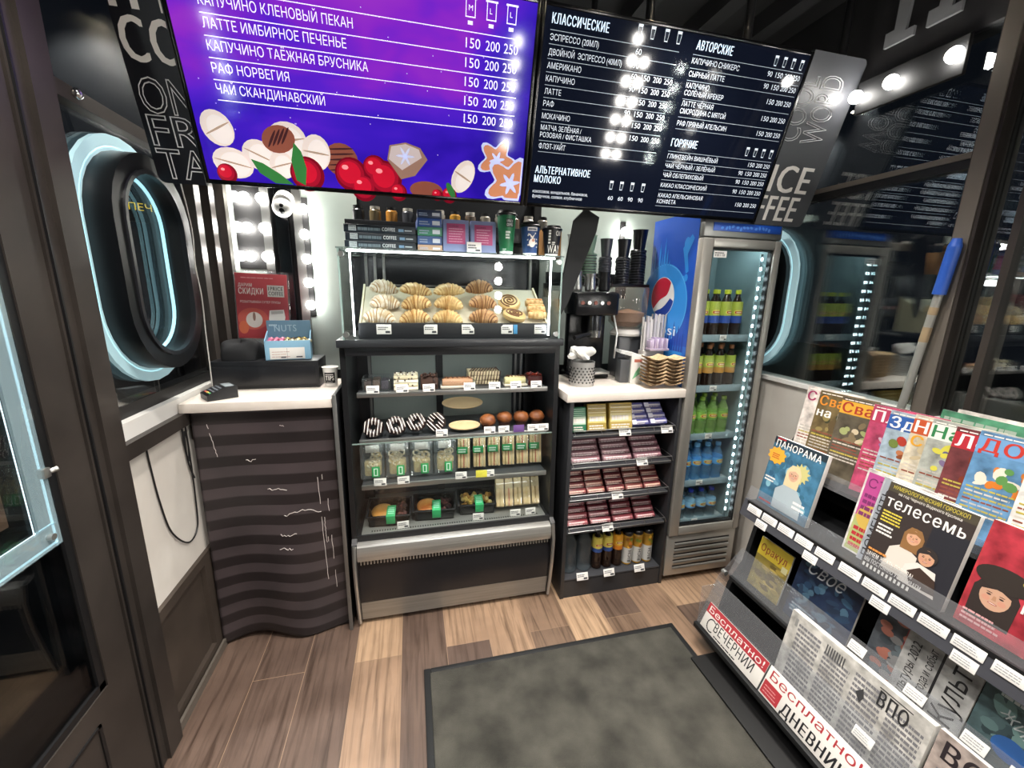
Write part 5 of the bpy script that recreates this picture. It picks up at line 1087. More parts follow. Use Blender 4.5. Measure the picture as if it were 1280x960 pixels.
for k in range(14): hp.ell(FX0+.09+.02*k+random.uniform(-.005, .005), 1.856+random.uniform(-.008, .008), .006, .009, M('#4a7fd0', .4), 1.7074, 9, random.random()*3)
hp.obj('header_print', parent=hd_)
dq = MB(); F_ = noisy('door_aluminium', '#a5a29b', '#b5b2ab', 2, .34, .6)
for a_ in ((FX0-.004, FX0+.052, .292, 1.806), (FX1-.036, FX1+.0, .292, 1.806), (FX0+.052, FX1-.036, 1.766, 1.806), (FX0+.052, FX1-.036, .292, .340)): dq.rbox(a_[0], a_[1], 1.703, 1.742, a_[2], a_[3], F_, .005)
dd = dq.obj('door', parent=fr)
dq = MB()
for a_ in ((FX0+.052, FX0+.058, .340, 1.766), (FX1-.042, FX1-.036, .340, 1.766), (FX0+.052, FX1-.036, 1.758, 1.766), (FX0+.052, FX1-.036, .340, .348)): dq.box(a_[0], a_[1], 1.712, 1.738, a_[2], a_[3], BLACK)
dq.obj('gasket', parent=dd); MB().box(FX0+.058, FX1-.042, 1.714, 1.719, .348, 1.758, SHEET).obj('glass_pane', parent=dd)
dq = MB(); dq.rect(FX0+.066, FX0+.135, 1.722, 1.752, M('#e4e2de', .6), 1.7132)
for k in range(22):
    if random.random() < .7: dq.rect(FX0+.072+.0026*k, FX0+.072+.0026*k+.0015, 1.727, 1.738, M('#33343a', .6), 1.7128)
dq.lines(FX0+.07, FX0+.125, 1.740, 1.750, 1, TAGT, 1.7128); dq.obj('barcode_sticker', parent=dd)
q = MB(); q.rbox(FX0-.002, FX1, 1.715, FY0, .042, .288, F_, .004)
for k in range(5):
    z = .082+.036*k; q.prism([(1.716, z), (1.706, z+.004), (1.708, z+.010), (1.716, z+.014)], FX0+.045, FX1-.04, STEEL, 'x'); q.box(FX0+.045, FX1-.04, 1.7135, 1.7155, z+.014, z+.021, BLACK)
q.obj('grille', parent=fr)
FS = [1.345, 1.085, .825, .560, .330]
for i, z in enumerate(FS):
    q = MB(); q.rbox(FX0+.036, FX1-.036, 1.775, FY1-.035, z-.008, z, M('#9fb0b6', .25), .002); q.rbox(FX0+.036, FX1-.036, 1.768, 1.774, z-.022, z+.014, glass_mat('shelf_rail_plastic', (.8, .9, .93), .1, .35, (.55, .68, .74)) if i == 0 else bpy.data.materials['shelf_rail_plastic'], .001); sh = q.obj('shelf', parent=fr)
    price_tag((1.52, 1.50, 1.51, 1.49, 1.49)[i], sh, 1.763, z-.016, .040, .028, tilt=0)
FL = M((.80, .95, 1), .5, 0, 30)
for nm, x in (('a', FX1-.060), ('b', FX0+.064)):
    q = MB(); q.rbox(x-.008, x+.008, 1.748, 1.756, .36, 1.75, M('#8fa9b0', .3), .002); o = q.obj('led_holder', parent=fr); q = MB()
    for k in range(30): q.rbox(x-.0042, x+.0042, 1.7445, 1.748, .385+.046*k, .399+.046*k, FL, .001)
    q.obj('led_strip', parent=o)
MB().box(FX0+.06, FX1-.06, 1.80, 1.815, 1.785, 1.795, M((.85, .96, 1), .5, 0, 30)).obj('top_light', parent=fr)
# blue printed side, faces -x
sp_ = MB(); B1, B2, B3 = M('#1f4fb4', .3), M('#2f86d6', .3), M('#1b3f9e', .3); w_ = FY1-FY0
sp_.rect(0, w_, .04, 1.93, B1, -.001); sp_.rect(0, w_, .9, 1.30, M('#2a6ac8', .3), -.0013)
sp_.ell(.14, 1.50, .205, .205, B2, -.0016, 40); sp_.ringf(.14, 1.50, .198, .203, M('#5aa8e8', .3), -.0018, 40)
sp_.poly([(0, 1.295), (.345, 1.295), (.345, .9), (0, .9)], B2, -.00165); sp_.rect(0, .30, 1.56, 1.64, B2, -.0017)
for k in range(9):
    x = .012+.022*k; h_ = (.12, .17, .10, .20, .14, .22, .16, .11, .08)[k]; sp_.poly([(x-.012, 1.62), (x+.012, 1.62), (x+.007, 1.62+h_*.7), (x+.002, 1.62+h_), (x-.004, 1.62+h_*.72)], B2, -.0019)
for k in range(8):
    x = .20+.02*k; h_ = (.05, .09, .06, .12, .08, .10, .05, .07)[k]; sp_.poly([(x-.009, 1.27), (x+.009, 1.27), (x+.004, 1.30+h_), (x-.003, 1.30+h_*.8)], B3, -.0021)
sp_.ell(.30, 1.79, .022, .03, B2, -.0019, 14); sp_.poly([(.27, 1.77), (.33, 1.83), (.35, 1.81), (.31, 1.74), (.33, 1.66), (.31, 1.65), (.285, 1.73)], B2, -.002); sp_.ell(.315, 1.63, .014, .018, B2, -.002, 12)
gx_, gz_, gr = .135, 1.535, .100
sp_.ell(gx_, gz_, gr*1.03, gr*1.03, M('#e8e8ea', .3), -.0024, 40)
def gl_(fa, fb, m, y):
    up = [(gx_+gr*cos(a_), gz_+gr*sin(a_)) for a_ in [fa+(fb-fa)*k/20 for k in range(21)]]; return up
red = [(gx_+gr*cos(a_), gz_+gr*sin(a_)) for a_ in [R(48)+R(172)*k/22 for k in range(23)]]; red += [(gx_-.062+.125*t_/10+.018*sin(pi*t_/10), gz_-.050+.105*t_/10+.010*sin(2*pi*t_/10)) for t_ in range(1, 10)]
sp_.poly(red, M('#b5203a', .3), -.0028); blu = [(gx_+gr*cos(a_), gz_+gr*sin(a_)) for a_ in [R(232)+R(118)*k/18 for k in range(19)]]; blu += [(gx_+.082-.125*t_/10, gz_+.010-.080*t_/10-.018*sin(pi*t_/10)) for t_ in range(1, 10)]
sp_.poly(blu, M('#1c3c98', .3), -.0028); sp_.text('pepsi', .02, 1.345, .050, M('#dfe6ee', .4), -.0026, w=.255)
sp_.obj('printed_side', parent=fr, loc=(FX0, FY1, 0), rot=FACE_R)
YG = M('#b9c23c', .35); capY = M('#c9d63a', .35)
kinds = [('tea_bottle', 'black tea bottle with a yellow cap', .232, .029, TEAD, M('#a9b84a', .4), capY, M('#2f4fa0', .4), (.30, .74)), ('tea_bottle', 'dark tea bottle with an orange cap', .215, .028, TEAD, M('#9aae42', .4), M('#a86a42', .4), M('#b8863a', .4), (.34, .74)),
         ('soda_bottle', 'clear green lemonade bottle', .200, .029, CLEARG, M('#7fae4a', .4), M('#8fae3a', .4), M('#5a8f3c', .4), (.40, .60)), ('water_bottle', 'light blue water bottle', .205, .031, CLEARB, M('#5aa4dc', .4), M('#7ab8e6', .4), M('#3f86cc', .4), (.42, .58)),
         ('water_bottle', 'clear water bottle with a dark blue cap', .165, .031, CLEARW, M('#8fc0e0', .4), BLUEC, M('#5a90d0', .4), (.40, .58))]
for r_, (nm, ds, h_, rr_, bd, lb, cp, lb2, zl) in enumerate(kinds):
    first = None
    for row in (1, 0):
        for c_ in range(4):
            lab = f'{ds}, {("first", "second", "third", "last")[c_]} in the {("front", "back")[row]} row, {("top", "second", "third", "fourth", "bottom")[r_]} fridge shelf'
            x = 1.418+.0665*c_+.004*(r_ % 2); y = 1.812+.068*row
            if first is None: first = bottle(nm, lab, (x, y, FS[r_]+.0004), f'bottles on the {("top", "second", "third", "fourth", "bottom")[r_]} fridge shelf', h_, rr_, bd, lb, cp, lb2, zl)
            else: dup(first, (x, y, FS[r_]+.0004), (0, 0, R(random.uniform(-20, 20))), lab)

# ================================================================== mop
mp_ = thing('mop', 'grey mop handle with a blue grip leaning in the right corner', 'mop', (0, 0, 0)); p0, p1 = Vector((1.772, 1.19, .012)), Vector((1.772, 1.056, 1.752)); d_ = (p1-p0)
P_ = lambda t_: tuple(p0+d_*t_)
MB().cyl(P_(0.02), P_(.90), .0125, M('#a3a29c', .35, .4), 16).obj('pole', parent=mp_); MB().cyl(P_(.895), P_(.985), .0185, M('#2a57b4', .4), 18).cyl(P_(.985), P_(1.0), .0185, M('#2a57b4', .4), 18, r1=.012).obj('grip', parent=mp_)
MB().cyl(P_(.80), P_(.83), .0131, M('#a08b6c', .6), 16).obj('paper_band', parent=mp_); MB().cyl(P_(.855), P_(.87), .0131, M('#a08b6c', .6), 16).obj('paper_band', parent=mp_); MB().rbox(-.018, .018, -.09, .09, 0, .035, M('#3a4a70', .7), .008).obj('mop_head', parent=mp_, loc=(1.772, 1.19, 0.001))

# ================================================================== magazine rack (fronts look to -x)
RY1, RY0 = 1.33, .02
mr = thing('magazine_rack', 'stepped black magazine rack with clear trays along the right wall', 'magazine rack', (0, 0, 0))
RK = M('#151618', .5); RG = M('#3f4046', .45)
MB().rbox(1.130, 1.745, RY0, 1.25, .012, .022, M('#0c0c0d', .6), .002).obj('base_plate', parent=mr)
MB().box(1.26, 1.745, RY0, 1.26, .022, .10, RK).obj('plinth', parent=mr)
MB().rbox(1.190, 1.745, RY0, RY1, .100, .122, RK, .002).obj('bottom_shelf', parent=mr)
MB().prism([(1.30, .122), (1.745, .122), (1.745, 1.10), (1.64, 1.10), (1.54, .93), (1.46, .70), (1.40, .40), (1.34, .30)], RY1-.02, RY1, RK, 'y').obj('end_panel', parent=mr)
MB().box(1.732, 1.745, RY0, RY1-.02, .122, 1.10, RK).obj('back_panel', parent=mr)
def slope_sheet(x0, z0, x1, z1, th, m, ya=RY0, yb=RY1): 
    return MB().prism([(x0, z0), (x0+th, z0), (x1+th, z1), (x1, z1)], ya, yb, m, 'y')
slope_sheet(1.205, .122, 1.283, .318, .004, ACRYL, RY0, RY1).obj('front_tray', parent=mr)
slope_sheet(1.335, .345, 1.388, .463, .004, ACRYL, RY0, RY1).obj('middle_tray', parent=mr)
q = MB(); q.box(1.208, 1.33, RY1-.004, RY1, .122, .30, ACRYL); q.prism([(1.21, .122), (1.36, .122), (1.40, .43), (1.385, .45), (1.285, .33)], RY1, RY1+.004, ACRYL, 'y'); q.obj('tray_end', parent=mr)
MB().cyl((1.318, RY1-.010, .352), (1.318, RY1+.012, .352), .011, STEEL, 16).obj('fixing_knob', parent=mr)
MB().prism([(1.325, .335), (1.60, .335), (1.60, .350), (1.325, .350)], RY0, RY1-.02, RK, 'y').obj('second_shelf', parent=mr)
MB().prism([(1.36, .695), (1.70, .695), (1.70, .71), (1.36, .71)], RY0, RY1-.02, RK, 'y').obj('third_shelf', parent=mr)
MB().prism([(1.48, .86), (1.732, .86), (1.732, .875), (1.48, .875)], RY0, RY1-.02, RK, 'y').obj('top_shelf', parent=mr)
rail = slope_sheet(1.346, .640, 1.366, .708, .012, RG).obj('label_rail', parent=mr)
slope_sheet(1.364, .700, 1.384, .765, .003, ACRYL, RY0, RY1).obj('clear_lip', parent=mr)
slope_sheet(1.470, .865, 1.490, .915, .003, ACRYL, RY0, RY1).obj('clear_lip', parent=mr)
def rack_pos(x, y, z, lean): return dict(loc=(x, y, z), rot=(R(-lean), 0, R(-90)))
def rtag(parent, x, y, z, lean, w=.055, h=.026):
    q = MB(); q.rbox(0, w, -.0015, 0, 0, h, TAG, .0004); q.lines(w*.08, w*.9, h*.2, h*.85, 3, M('#9a9a9c', .7), -.002, .4); o = q.obj('price_tag', parent=parent); o.location = (x, y, z); o.rotation_euler = (R(-lean), 0, R(-90))
for y in (1.30, 1.225, 1.15, 1.075, .995, .91, .835, .76, .685, .61, .53, .46, .385, .31): rtag(rail, 1.3530, y, .671, 16, .066, .030)
for y in (1.245, 1.03, .80, .60, .46, .30): rtag(rail, 1.345, y, .634, 16, .052, .030)
mtr = bpy.data.objects['middle_tray']
for y in (.845, .683, .55, .462): rtag(mtr, 1.371, y, .424, 24, .050, .032)
rtag(bpy.data.objects['front_tray'], 1.262, .715, .262, 21, .055, .032)
# signs on the front tray
def sign(label, y0, w, h, build):
    t = thing('tray_sign', label, 'sign', (1.2055, y0, .128), (R(-21.5), 0, R(-90))); q = MB(); q.rbox(0, w, -.003, 0, 0, h, M('#dedad4', .5), .0006); q.obj('card', parent=t); q = MB(); build(q); q.obj('lettering', parent=t); return t
SR = M('#a8323a', .5); SK = M('#1c1c20', .5)
def s1(q):
    q.rect(0, .315, .068, .112, SR, -.0034); q.text('Бесплатно!', .012, .076, .026, M('#e8e2dc', .5), -.004, w=.29)
    for k in range(15):
        a_ = R(60)+R(240)*k/14; q.ell(.052+.022*cos(a_), .034+.026*sin(a_), .003, .004, SK, -.0036-.0001*(k % 2), 8, a_)
    q.text('ВЕЧЕРНИЙ', .068, .024, .038, SK, -.0036, w=.205, bold=.01); q.lines(.08, .21, .006, .016, 1, SK, -.0036, .5)
def s2(q):
    q.text('Бесплатно!', .014, .070, .032, SR, -.0036, w=.315); q.rect(.004, .075, .006, .058, SR, -.0034); q.lines(.012, .066, .016, .05, 3, M('#d99a98', .5), -.004, .3); q.text('ДНЕВНИК', .088, .010, .038, SK, -.0036, w=.22, bold=.03); q.rect(.325, .365, .006, .05, M('#6f7f78', .5), -.0034)
sign('white tray sign reading in red and black, with a red top band', 1.305, .315, .112, s1); sign('white tray sign with large red word and a red square at its left', .983, .37, .112, s2)
# printed matter
def face(q, cx, cz, s, y, hair='#5a3a26', skin='#c99a7c', long=False):
    H, K = M(hair, .7), M(skin, .6)
    if long: q.poly([(cx-s*1.15, cz-s*2.0), (cx-s*1.2, cz+s*.3), (cx-s*.6, cz+s*1.35), (cx+s*.6, cz+s*1.35), (cx+s*1.2, cz+s*.3), (cx+s*1.15, cz-s*2.0)], H, y)
    q.ell(cx, cz+s*.28, s*1.08, s*1.12, H, y-.0002, 20); q.ell(cx, cz, s*.80, s*1.02, K, y-.0004, 20)
    q.poly([(cx-s*.8, cz+s*.25), (cx-s*.55, cz+s*.98), (cx+s*.6, cz+s*.98), (cx+s*.8, cz+s*.3), (cx+s*.1, cz+s*.62)], H, y-.0006)
    for d in (-1, 1): q.ell(cx+d*s*.33, cz+s*.04, s*.13, s*.06, M('#3a2a26', .6), y-.0007, 10); q.ell(cx+d*s*.33, cz+s*.20, s*.17, s*.028, H, y-.0007, 8); q.ell(cx+d*s*.42, cz-s*.28, s*.22, s*.20, M('#c98f78', .6), y-.00055, 12)
    q.poly([(cx-s*.07, cz+.05*s), (cx+s*.07, cz+.05*s), (cx+s*.12, cz-s*.28), (cx-s*.12, cz-s*.28)], M('#b28466', .6), y-.0007); q.ell(cx, cz-s*.52, s*.26, s*.075, M('#a8564c', .6), y-.0007, 12); q.ell(cx, cz-s*.51, s*.20, s*.025, M('#e8dcd4', .6), y-.0009, 10)
_cov = {}
def covmat(c):
    if c not in _cov:
        r_, g_, b_ = hx(c); k = .45; _cov[c] = noisy('printed_cover', (r_*k, g_*k, b_*k), (min(1, r_*1.25), min(1, g_*1.25), min(1, b_*1.25)), 22, .32, detail=6, lo=.3, hi=.62)
    return _cov[c]
def mag(label, y, x, z, w, h, lean, dec, th=.008, cover='#888888', name='magazine', cat='magazine', group=None, yaw=0):
    q = MB(); q.rbox(0, w, 0, th, 0, h, PAPER, .0008); q.rect(.0, w, .0, h, covmat(cover), -.0004); dec(q, w, h)
    if yaw == 0: yaw = .4
    z += th*sin(R(lean))+.0006; o = q.obj(name, loc=(x, y, z), rot=(R(-lean), 0, R(-90+yaw)), label=label, category=cat)
    if group: o['group'] = group
    return o
Wt = M('#eeeae4', .5); Yl = M('#d8c64a', .5); Bk = M('#1b1b1e', .5); Rd = M('#b02a34', .5)
def d_pan(q, w, h):
    q.rect(.006, w-.006, .006, h-.04, covmat('#3f6f8c'), -.0006)
    for k in range(40): q.ell(random.uniform(.026, w-.026), random.uniform(.022, h-.05), random.uniform(.006, .02), random.uniform(.006, .016), M(random.choice(('#4f86a4', '#2f5a78', '#6a9cb4', '#35667f', '#7fb0c0')), .4), -.0007-.00001*k, 10, random.random()*3)
    q.rect(0, w, h-.026, h, M('#23303a', .4), -.0012); q.text('ПАНОРАМА', .012, h-.038, .026, Wt, -.0016, w=w-.03, bold=.02); q.rect(.012, .05, h-.008, h-.003, Rd, -.0016)
    q.poly([(.03+.034*(1+.25*(i % 2))*cos(2*pi*i/20), h-.075+.030*(1+.25*(i % 2))*sin(2*pi*i/20)) for i in range(20)], M('#e0a63a', .4), -.0018); q.lines(.01, .05, h-.088, h-.064, 3, M('#b8542a', .5), -.0022)
    q.poly([(w-.075+.036*(1+.5*(i % 2))*cos(2*pi*i/24)*.7, h-.105+.040*(1+.5*(i % 2))*sin(2*pi*i/24)*.7) for i in range(24)], M('#c8c080', .4), -.0014)
    q.poly([(.07, .01), (.065, .085), (.095, .115), (.15, .115), (.185, .08), (.19, .01)], M('#a9b6bc', .4), -.0018); face(q, .122, .165, .026, -.002, '#d8c49a', '#d0a68a', True); q.lines(.008, .062, .10, .125, 2, Wt, -.002); q.lines(w-.07, w-.01, .045, .08, 2, Wt, -.002); q.lines(.01, .08, .012, .028, 1, Rd, -.0022)
ZR = .7105
mag('magazine with a blonde woman on blue at the left end of the middle row', 1.300, 1.392, ZR, .222, .285, 10, d_pan, .020, '#3c6880')
def d_pink(q, w, h):
    q.rect(.006, w*.62, h*.44, h-.012, M('#b84a8c', .5), -.0006); q.rect(.006, w*.62, .006, h*.44, M('#a8b070', .5), -.0006); q.ell(w*.3, h*.45, .05, .045, M('#c8a850', .5), -.0009)
    for k, s in enumerate(('СТО',)): q.text(s, .014, h-.06-.045*k, .030, M('#7a2f66', .5), -.0012, w=.085)
    q.lines(.014, .11, h-.16, h-.075, 4, M('#7a2f66', .5), -.0012, .6); q.lines(.014, .11, .02, .10, 4, Rd, -.0012, .6); q.rect(w*.64, w*.66, .0, h, M('#c9c4c0', .5), -.0008)
mag('pink and green newspaper left of the black magazine with the mother', .962, 1.424, ZR, .20, .292, 9, d_pink, .006, '#d5cfca')
def d_grey(q, w, h):
    q.rect(.005, w-.005, .005, h-.005, M('#9aa0a8', .5), -.0006); q.text('ПОМЕНЯТЬ', .030, .02, .020, Bk, -.001, rot=pi/2, w=h*.8); q.lines(.035, w-.01, .02, h-.02, 20, M('#6a6f78', .6), -.001)
mag('grey newspaper with vertical print between the pink one and the black magazine', .905, 1.412, ZR, .19, .288, 9.5, d_grey, .006, '#b4b7bb')
def d_tel(q, w, h):
    q.rect(0, w, 0, h, M('#3a3230', .35), -.0006); q.rect(w*.62, w, 0, h*.75, M('#2a2a30', .35), -.0007); q.rect(0, w, h-.028, h, M('#4a4438', .35), -.0008)
    q.text('НУМЕРОЛОГИЧЕСКИЙ ГОРОСКОП', .012, h-.018, .011, Yl, -.0012, w=w-.03); q.text('на год Черного Водяного Кролика', .03, h-.032, .008, Wt, -.0012, w=w-.06)
    q.text('телесемь', .008, h-.075, .034, Wt, -.0014, w=w-.02, bold=.015)
    q.lines(.008, .062, h-.125, h-.085, 4, Yl, -.0012); q.lines(.008, .055, h-.165, h-.13, 3, Wt, -.0012)
    q.poly([(.05, .03), (.055, .10), (.085, .125), (.125, .105), (.13, .03)], M('#d8cfc4', .5), -.0014); face(q, .102, .155, .021, -.0018, '#8a6238', '#d0a080', True)
    q.poly([(.10, .02), (.105, .075), (.13, .095), (.175, .09), (.19, .02)], M('#e0d8d0', .5), -.0026); face(q, .145, .118, .023, -.0028, '#2a2220', '#c99878')
    q.poly([(.115, .06), (.14, .085), (.18, .07), (.19, .03), (.13, .025)], M('#3a2a22', .6), -.0036)
    q.lines(.008, .075, .062, .075, 1, M('#d8904a', .5), -.004); q.text('ЗАЧЕМ ЖДАТЬ ПОВОДА?', .008, .042, .014, Wt, -.004, w=.125, bold=.02); q.text('МЫ ПОСТОЯННО УСТРАИВАЕМ', .008, .022, .013, Wt, -.004, w=.15, bold=.02)
    for k in range(12): q.rect(.008+.011*k, .014+.011*k, .004, .016, Wt, -.004)
mag('black television magazine with a smiling mother and child on its cover', .872, 1.385, ZR, .212, .288, 10.5, d_tel, .019, '#2a2624')
def d_red(q, w, h):
    q.rect(.004, w-.004, .004, h-.004, covmat('#a83540'), -.0006); face(q, .055, .105, .036, -.0012, '#2a201c', '#c49a80', True); q.ell(.06, .155, .055, .030, M('#2c241f', .6), -.0019)
    q.text('ТИЛЬ', .145, .10, .040, Wt, -.002, rot=pi/2, w=.16, bold=.02); q.text('СЕКРЕТЫ', .108, .16, .018, Yl, -.002, rot=pi/2, w=.11); q.lines(.01, .09, .015, .05, 3, M('#d8a0a0', .5), -.002)
mag('red magazine with a dark haired woman right of the black television magazine', .640, 1.400, ZR, .20, .292, 9.5, d_red, .020, '#b03a40')
def d_flower(q, w, h):
    for k in range(60): q.ell(random.uniform(.012, w-.012), random.uniform(.012, h-.012), .010, .007, M(random.choice(('#8f8a86', '#c9c2ba', '#5f5a58', '#b8a8a8')), .5), -.0006-.00001*k, 9, random.random()*3)
mag('pale flowered magazine at the near end of the middle row', .425, 1.398, ZR, .20, .285, 9.5, d_flower, .010, '#cfc8c0')
# back row: titles only stand out of the row in front
ZT = .8755
def back(cover, title, tcol, band, th_=None, sub=None, art=None, two=None):
    def d(q, w, h):
        if band: q.rect(0, w, h-.062, h-.014, M(band, .4), -.0008)
        q.text(title, .008, h-.056, .036, M(tcol, .4), -.0013, w=None, bold=.03, wmax=.11)
        if two: q.text(two[0], .008, h-.100, .032, M(two[1], .4), -.0013, bold=.03, wmax=.12)
        q.lines(.008, w*.8, h-.011, h-.004, 1, M('#efe6dc', .5), -.0012)
        for k in range(7): q.lines(.008, w*.6, h-.165-.012*k, h-.155-.012*k+.004, 1, M(random.choice(('#c8c0b4', '#b8a84a', '#b9b3aa', '#8a4a3a')), .5), -.0012, .34)
        if art:
            for k in range(18): q.ell(random.uniform(.03, w-.03), h-.115+random.uniform(-.04, .03), random.uniform(.008, .022), random.uniform(.006, .014), M(random.choice(art), .4), -.0010-.00001*k, 10, random.random()*3)
    return d
BR = [(1.305, 'newsprint leaning at the far left end of the back row', .02, '#ddd3cb', back('#ddd3cb', 'СТО', '#9a2f5a', None)),
      (1.250, 'brown magazine with orange lettering, left end of the back row', .012, '#6a5a3a', back('', 'Сват', '#d8862a', None, two=('на п', '#eeeae4'), art=('#5a4a30', '#8a7a4a', '#3a3a26'))),
      (1.160, 'magazine with a large yellow title in the back row', .011, '#5a5244', back('', 'Сва', '#a8362a', '#d8a63a', art=('#c8b89a', '#7a6a50', '#9aa06a'))),
      (1.050, 'pink magazine with a single white letter in the back row', .010, '#b8496a', back('', 'Пл', '#eeeae4', '#b03a5a', art=('#8a6a9a', '#c0a0b0'))),
      (.995, 'blue titled health magazine in the back row', .011, '#9fb0bc', back('', 'Здо', '#eeeae4', '#2f5aa0', art=('#8a4a2a', '#b0704a', '#6a7a3a', '#a8382a'))),
      (.925, 'cream newspaper with red and yellow lettering in the back row', .008, '#cfc4ae', back('', 'НАР', '#eeeae4', '#b8502a', two=('СО', '#d89a2a'), art=('#b8a888',))),
      (.878, 'white magazine with a green title in the back row', .011, '#a5a8a0', back('', 'Нар', '#2f7a48', '#dfe0d8', art=('#7a6a8a', '#c8c04a', '#5a5a80'))),
      (.818, 'red titled magazine with a pie picture in the back row', .012, '#6f3a3c', back('', 'Лё', '#eeeae4', '#b02a34', art=('#7a3420', '#b8683a', '#d8a04a'))),
      (.765, 'blue magazine with big red letters in the back row', .013, '#5f8ab0', back('', 'ДО', '#c0392e', '#6f9cc8', art=('#c8742a', '#d8d0c0', '#5a8a4a'))),
      (.655, 'white newspaper with a large black letter near the right of the back row', .010, '#d8d4ce', back('', 'И', '#24262c', None, art=('#6a6c70', '#9a9a9c')))]
for i, (y, l, th, c, d) in enumerate(BR): mag(l, y, 1.525, ZT, .200, .318-(.006 if i % 3 == 1 else 0)+(.008 if i < 2 else 0), 9, d, .0046, c, yaw=8.5)
for i, (y, c, l) in enumerate(((.915, '#4f8a6a', 'green topped magazine standing behind the back row'), (.885, '#d2ccc4', 'white edged magazine standing behind the back row, left one'), (.70, '#cfc8c0', 'white edged magazine standing behind the back row, right one'))):
    mag(l, y, 1.605+.014*i, ZT, .21, .335+.008*(i > 0), 9, lambda q, w, h: q.lines(.01, w*.9, h-.03, h-.008, 1, M('#9aa89a', .5), -.001), .009, c)
# lower row in the middle tray
ZM = .3505
def d_or(q, w, h):
    q.rect(0, w, h-.075, h, M('#cdb43a', .4), -.0006); q.text('Оракул', .012, h-.055, .030, M('#8a3a2a', .5), -.0012, w=w-.03, bold=.02); q.rect(w-.03, w-.005, h-.085, h-.06, M('#d8d2a0', .5), -.0014)
    for k in range(24): q.rect(random.uniform(.01, w-.05), random.uniform(.05, w-.01), random.uniform(.03, h-.09), 0, M('#8a7a3a', .5), -.0008) if False else q.ell(random.uniform(.02, w-.02), random.uniform(.02, h-.09), .02, .008, M(random.choice(('#9a8540', '#6a5a2c', '#b8a050')), .5), -.0008-.00001*k, 10)
mag('yellow topped magazine at the far left of the lower tray', 1.262, 1.372, ZM, .150, .215, 12, d_or, .008, '#8a7a3c')
def d_bl(q, w, h):
    for k in range(50): q.ell(random.uniform(.03, w-.03), random.uniform(.03, h-.03), random.uniform(.01, .03), random.uniform(.006, .016), M(random.choice(('#2a3f58', '#1f2f45', '#3a5a74', '#26405c', '#4a6a80')), .4), -.0006-.00001*k, 10, random.random()*3)
    q.text('Своё', .03, h-.075, .050, M('#c9ced4', .5), -.0016, w=.13, shear=.3); q.lines(.02, .14, .03, .07, 3, M('#8a9aa8', .5), -.0014)
mag('dark blue magazine with a flowing white title in the lower tray', 1.085, 1.374, ZM, .225, .275, 12, d_bl, .010, '#22304a')
def d_dr(q, w, h):
    q.rect(w*.5, w, .05, h-.04, M('#8a2f34', .4), -.0006)
    for k in range(26): q.ell(random.uniform(.02, w*.6), random.uniform(.02, h-.03), .018, .012, M(random.choice(('#5f6a70', '#8a8a8a', '#3a4248', '#a86a5a')), .4), -.0008-.00001*k, 10)
mag('grey and dark red magazine in the lower tray beside the grey newspaper', .815, 1.388, ZM, .155, .270, 12, d_dr, .008, '#4a4f55')
def d_ku(q, w, h):
    q.text('Культ', .15, .06, .048, Bk, -.0012, rot=pi/2, w=.17); q.rect(.085, .091, .02, h-.02, Bk, -.0008); q.text('Люди года и событ', .075, .03, .020, Bk, -.0012, rot=pi/2, w=.20); q.text('Культуры 2022', .038, .03, .022, Bk, -.0012, rot=pi/2, w=.19); q.lines(.10, .16, .01, .05, 5, M('#6a6a6a', .6), -.001)
mag('grey newspaper with sideways black headline in the lower tray', .728, 1.374, ZM, .168, .290, 12, d_ku, .006, '#aaaaa8', 'newspaper', 'newspaper')
def d_gr(q, w, h):
    for k in range(60): q.ell(random.uniform(.03, w-.03), random.uniform(.03, h-.03), random.uniform(.01, .03), random.uniform(.006, .018), M(random.choice(('#4a5f62', '#3a4c50', '#5f7a7a', '#6f8f8c', '#2f4044')), .4), -.0006-.00001*k, 10, random.random()*3)
    q.ell(w*.42, h*.42, .034, .030, M('#2f5fa0', .4), -.0018); q.poly([(w*.5, .05), (w*.8, .11), (w*.9, .085), (w*.78, .02)], M('#b8b84a', .4), -.0018); q.text('ЖИЛИ', .04, h-.09, .022, M('#c9d0d0', .5), -.0018, rot=-.5); q.lines(.03, .12, h-.05, h-.02, 2, M('#c9d0d0', .5), -.0018)
mag('teal patterned magazine with a blue patch and yellow shape in the lower tray', .556, 1.374, ZM, .19, .282, 12, d_gr, .010, '#4a5f62')
# free newspapers in the front tray
def d_np(q, w, h):
    q.rect(.02, .03, h-.05, h-.02, M('#8a8a88', .6), -.0006)
    for k in range(4): q.lines(.035+.098*k, .035+.098*k+.088, .02, h-.022-.02*(k % 2), 16, M('#77767a', .7), -.0008, .55, .08)
    for k in range(8): q.rect(.135+.008*k, .139+.008*k, h-.055, h-.02, M('#4a4a4c', .7), -.001)
    q.poly([(.245, h-.085), (.262, h-.06), (.27, h-.085), (.262, h-.11)], M('#3a3a3c', .7), -.0012); q.text('ВПО', .30, h-.07, .045, M('#2a2a2c', .6), -.0014, w=.075, bold=.03); q.rect(.295, .38, h-.018, h-.015, Bk, -.001)
mag('wide stack of free newspapers in the front tray behind the two signs', .998, 1.264, .1225, .425, .325, 9, d_np, .022, '#c4c1bb', 'newspaper', 'newspaper')
def d_np2(q, w, h):
    q.text('ВО', .02, h-.07, .05, M('#2a2226', .6), -.0012, w=.08, bold=.03); q.lines(.02, w-.02, .02, h-.09, 14, M('#77767a', .7), -.0008)
mag('second folded newspaper with large dark letters at the near end of the front tray', .563, 1.264, .1225, .22, .335, 9, d_np2, .014, '#b9aaa2', 'newspaper', 'newspaper')

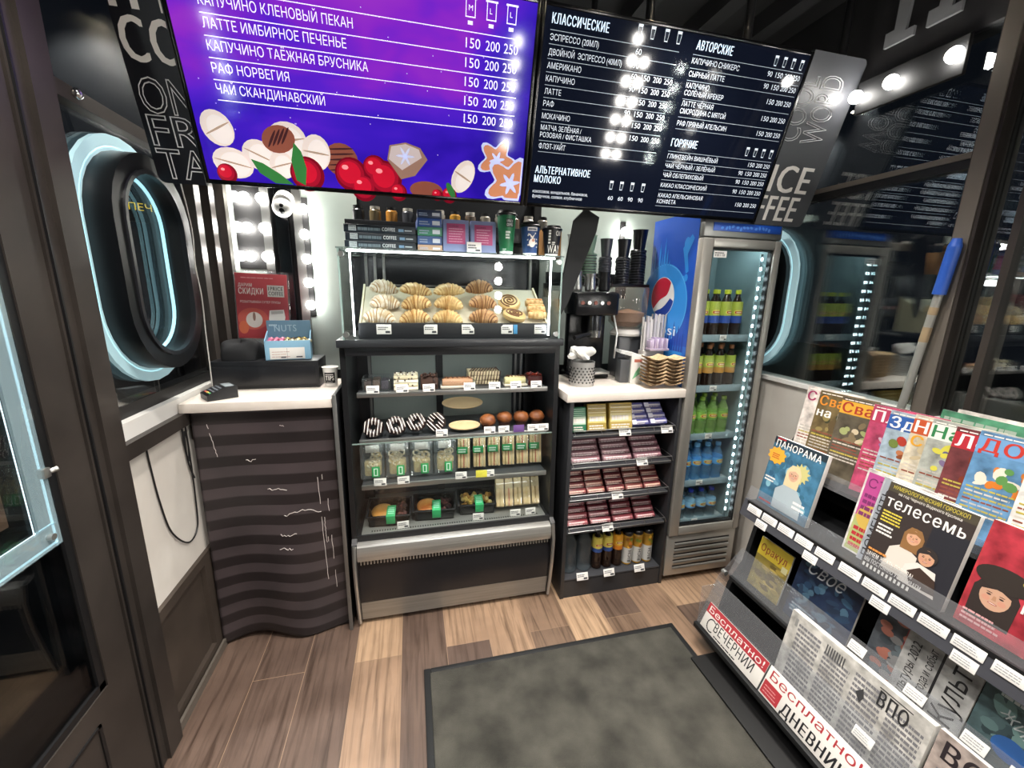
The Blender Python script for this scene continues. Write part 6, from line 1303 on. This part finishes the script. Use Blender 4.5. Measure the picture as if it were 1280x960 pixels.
# ================================================================== lit poster on the left door
lp = thing('lit_poster_frame', 'edge lit clear poster frame with a dark poster hung on the left door', 'poster frame', (-.822, .30, .945), FACE_L)
EDG = glass_mat('acrylic_glow', (.8, .92, .95), .08, .30, (.62, .78, .84)); w, h = .80, .90
q = MB(); q.box(0, w, .0, .012, 0, h, glass_mat('poster_cover', (.97, .98, .98), .0, .0)); q.obj('acrylic_sheet', parent=lp)
q = MB()
for a_ in ((0, w, 0, .052), (0, w, h-.052, h), (0, .052, .052, h-.052), (w-.052, w, .052, h-.052)): q.box(a_[0], a_[1], .003, .009, a_[2], a_[3], EDG)
q.obj('acrylic_border', parent=lp)
q = MB(); LE = M((.75, .92, 1), .5, 0, 1.2)
for a_ in ((0, w, -.001, .004), (0, w, .049, .052)): q.box(a_[0], a_[1], .0125, .0145, a_[2]+.001, a_[3], LE)
for a_ in ((w-.004, w+.001, 0, h), (w-.053, w-.050, .05, h-.05)): q.box(a_[0], a_[1], .0125, .0145, a_[2], a_[3], LE)
q.obj('led_edge', parent=lp)
q = MB(); q.box(.052, w-.052, .013, .018, .052, h-.052, BLACKG); q.obj('black_backing', parent=lp)
pm = noisy('poster_wood', '#3c2f26', '#5a4838', 5, .5, stretch=(1, 1, 6)); q = MB(); q.rect(.10, w-.10, .10, h-.10, pm, .0125); q.ell(w-.20, .42, .10, .16, M('#8fa6c4', .5), .0122); q.rect(w-.30, w-.10, .26, .40, M('#a9bcd4', .5), .0121)
q.text('НОМ', w-.20, .205, .020, M('#d8d4cc', .6), .012, w=.07); q.text('ЧИЕ', w-.20, .172, .020, M('#d8d4cc', .6), .012, w=.06); q.obj('poster', parent=lp)
q = MB(); q.cyl((w+.004, .006, .175), (w+.02, -.006, .178), .006, STEEL, 10); q.rbox(w-.012, w+.006, -.003, .014, .165, .188, STEEL, .002); q.obj('bracket', parent=lp); MB().cyl((w-.03, .006, .03), (w-.03, -.006, .03), .008, STEEL, 12).obj('screw', parent=lp)
MB().box(.1, .7, .014, .022, .5, .6, BLACK).obj('back_bar', parent=lp)
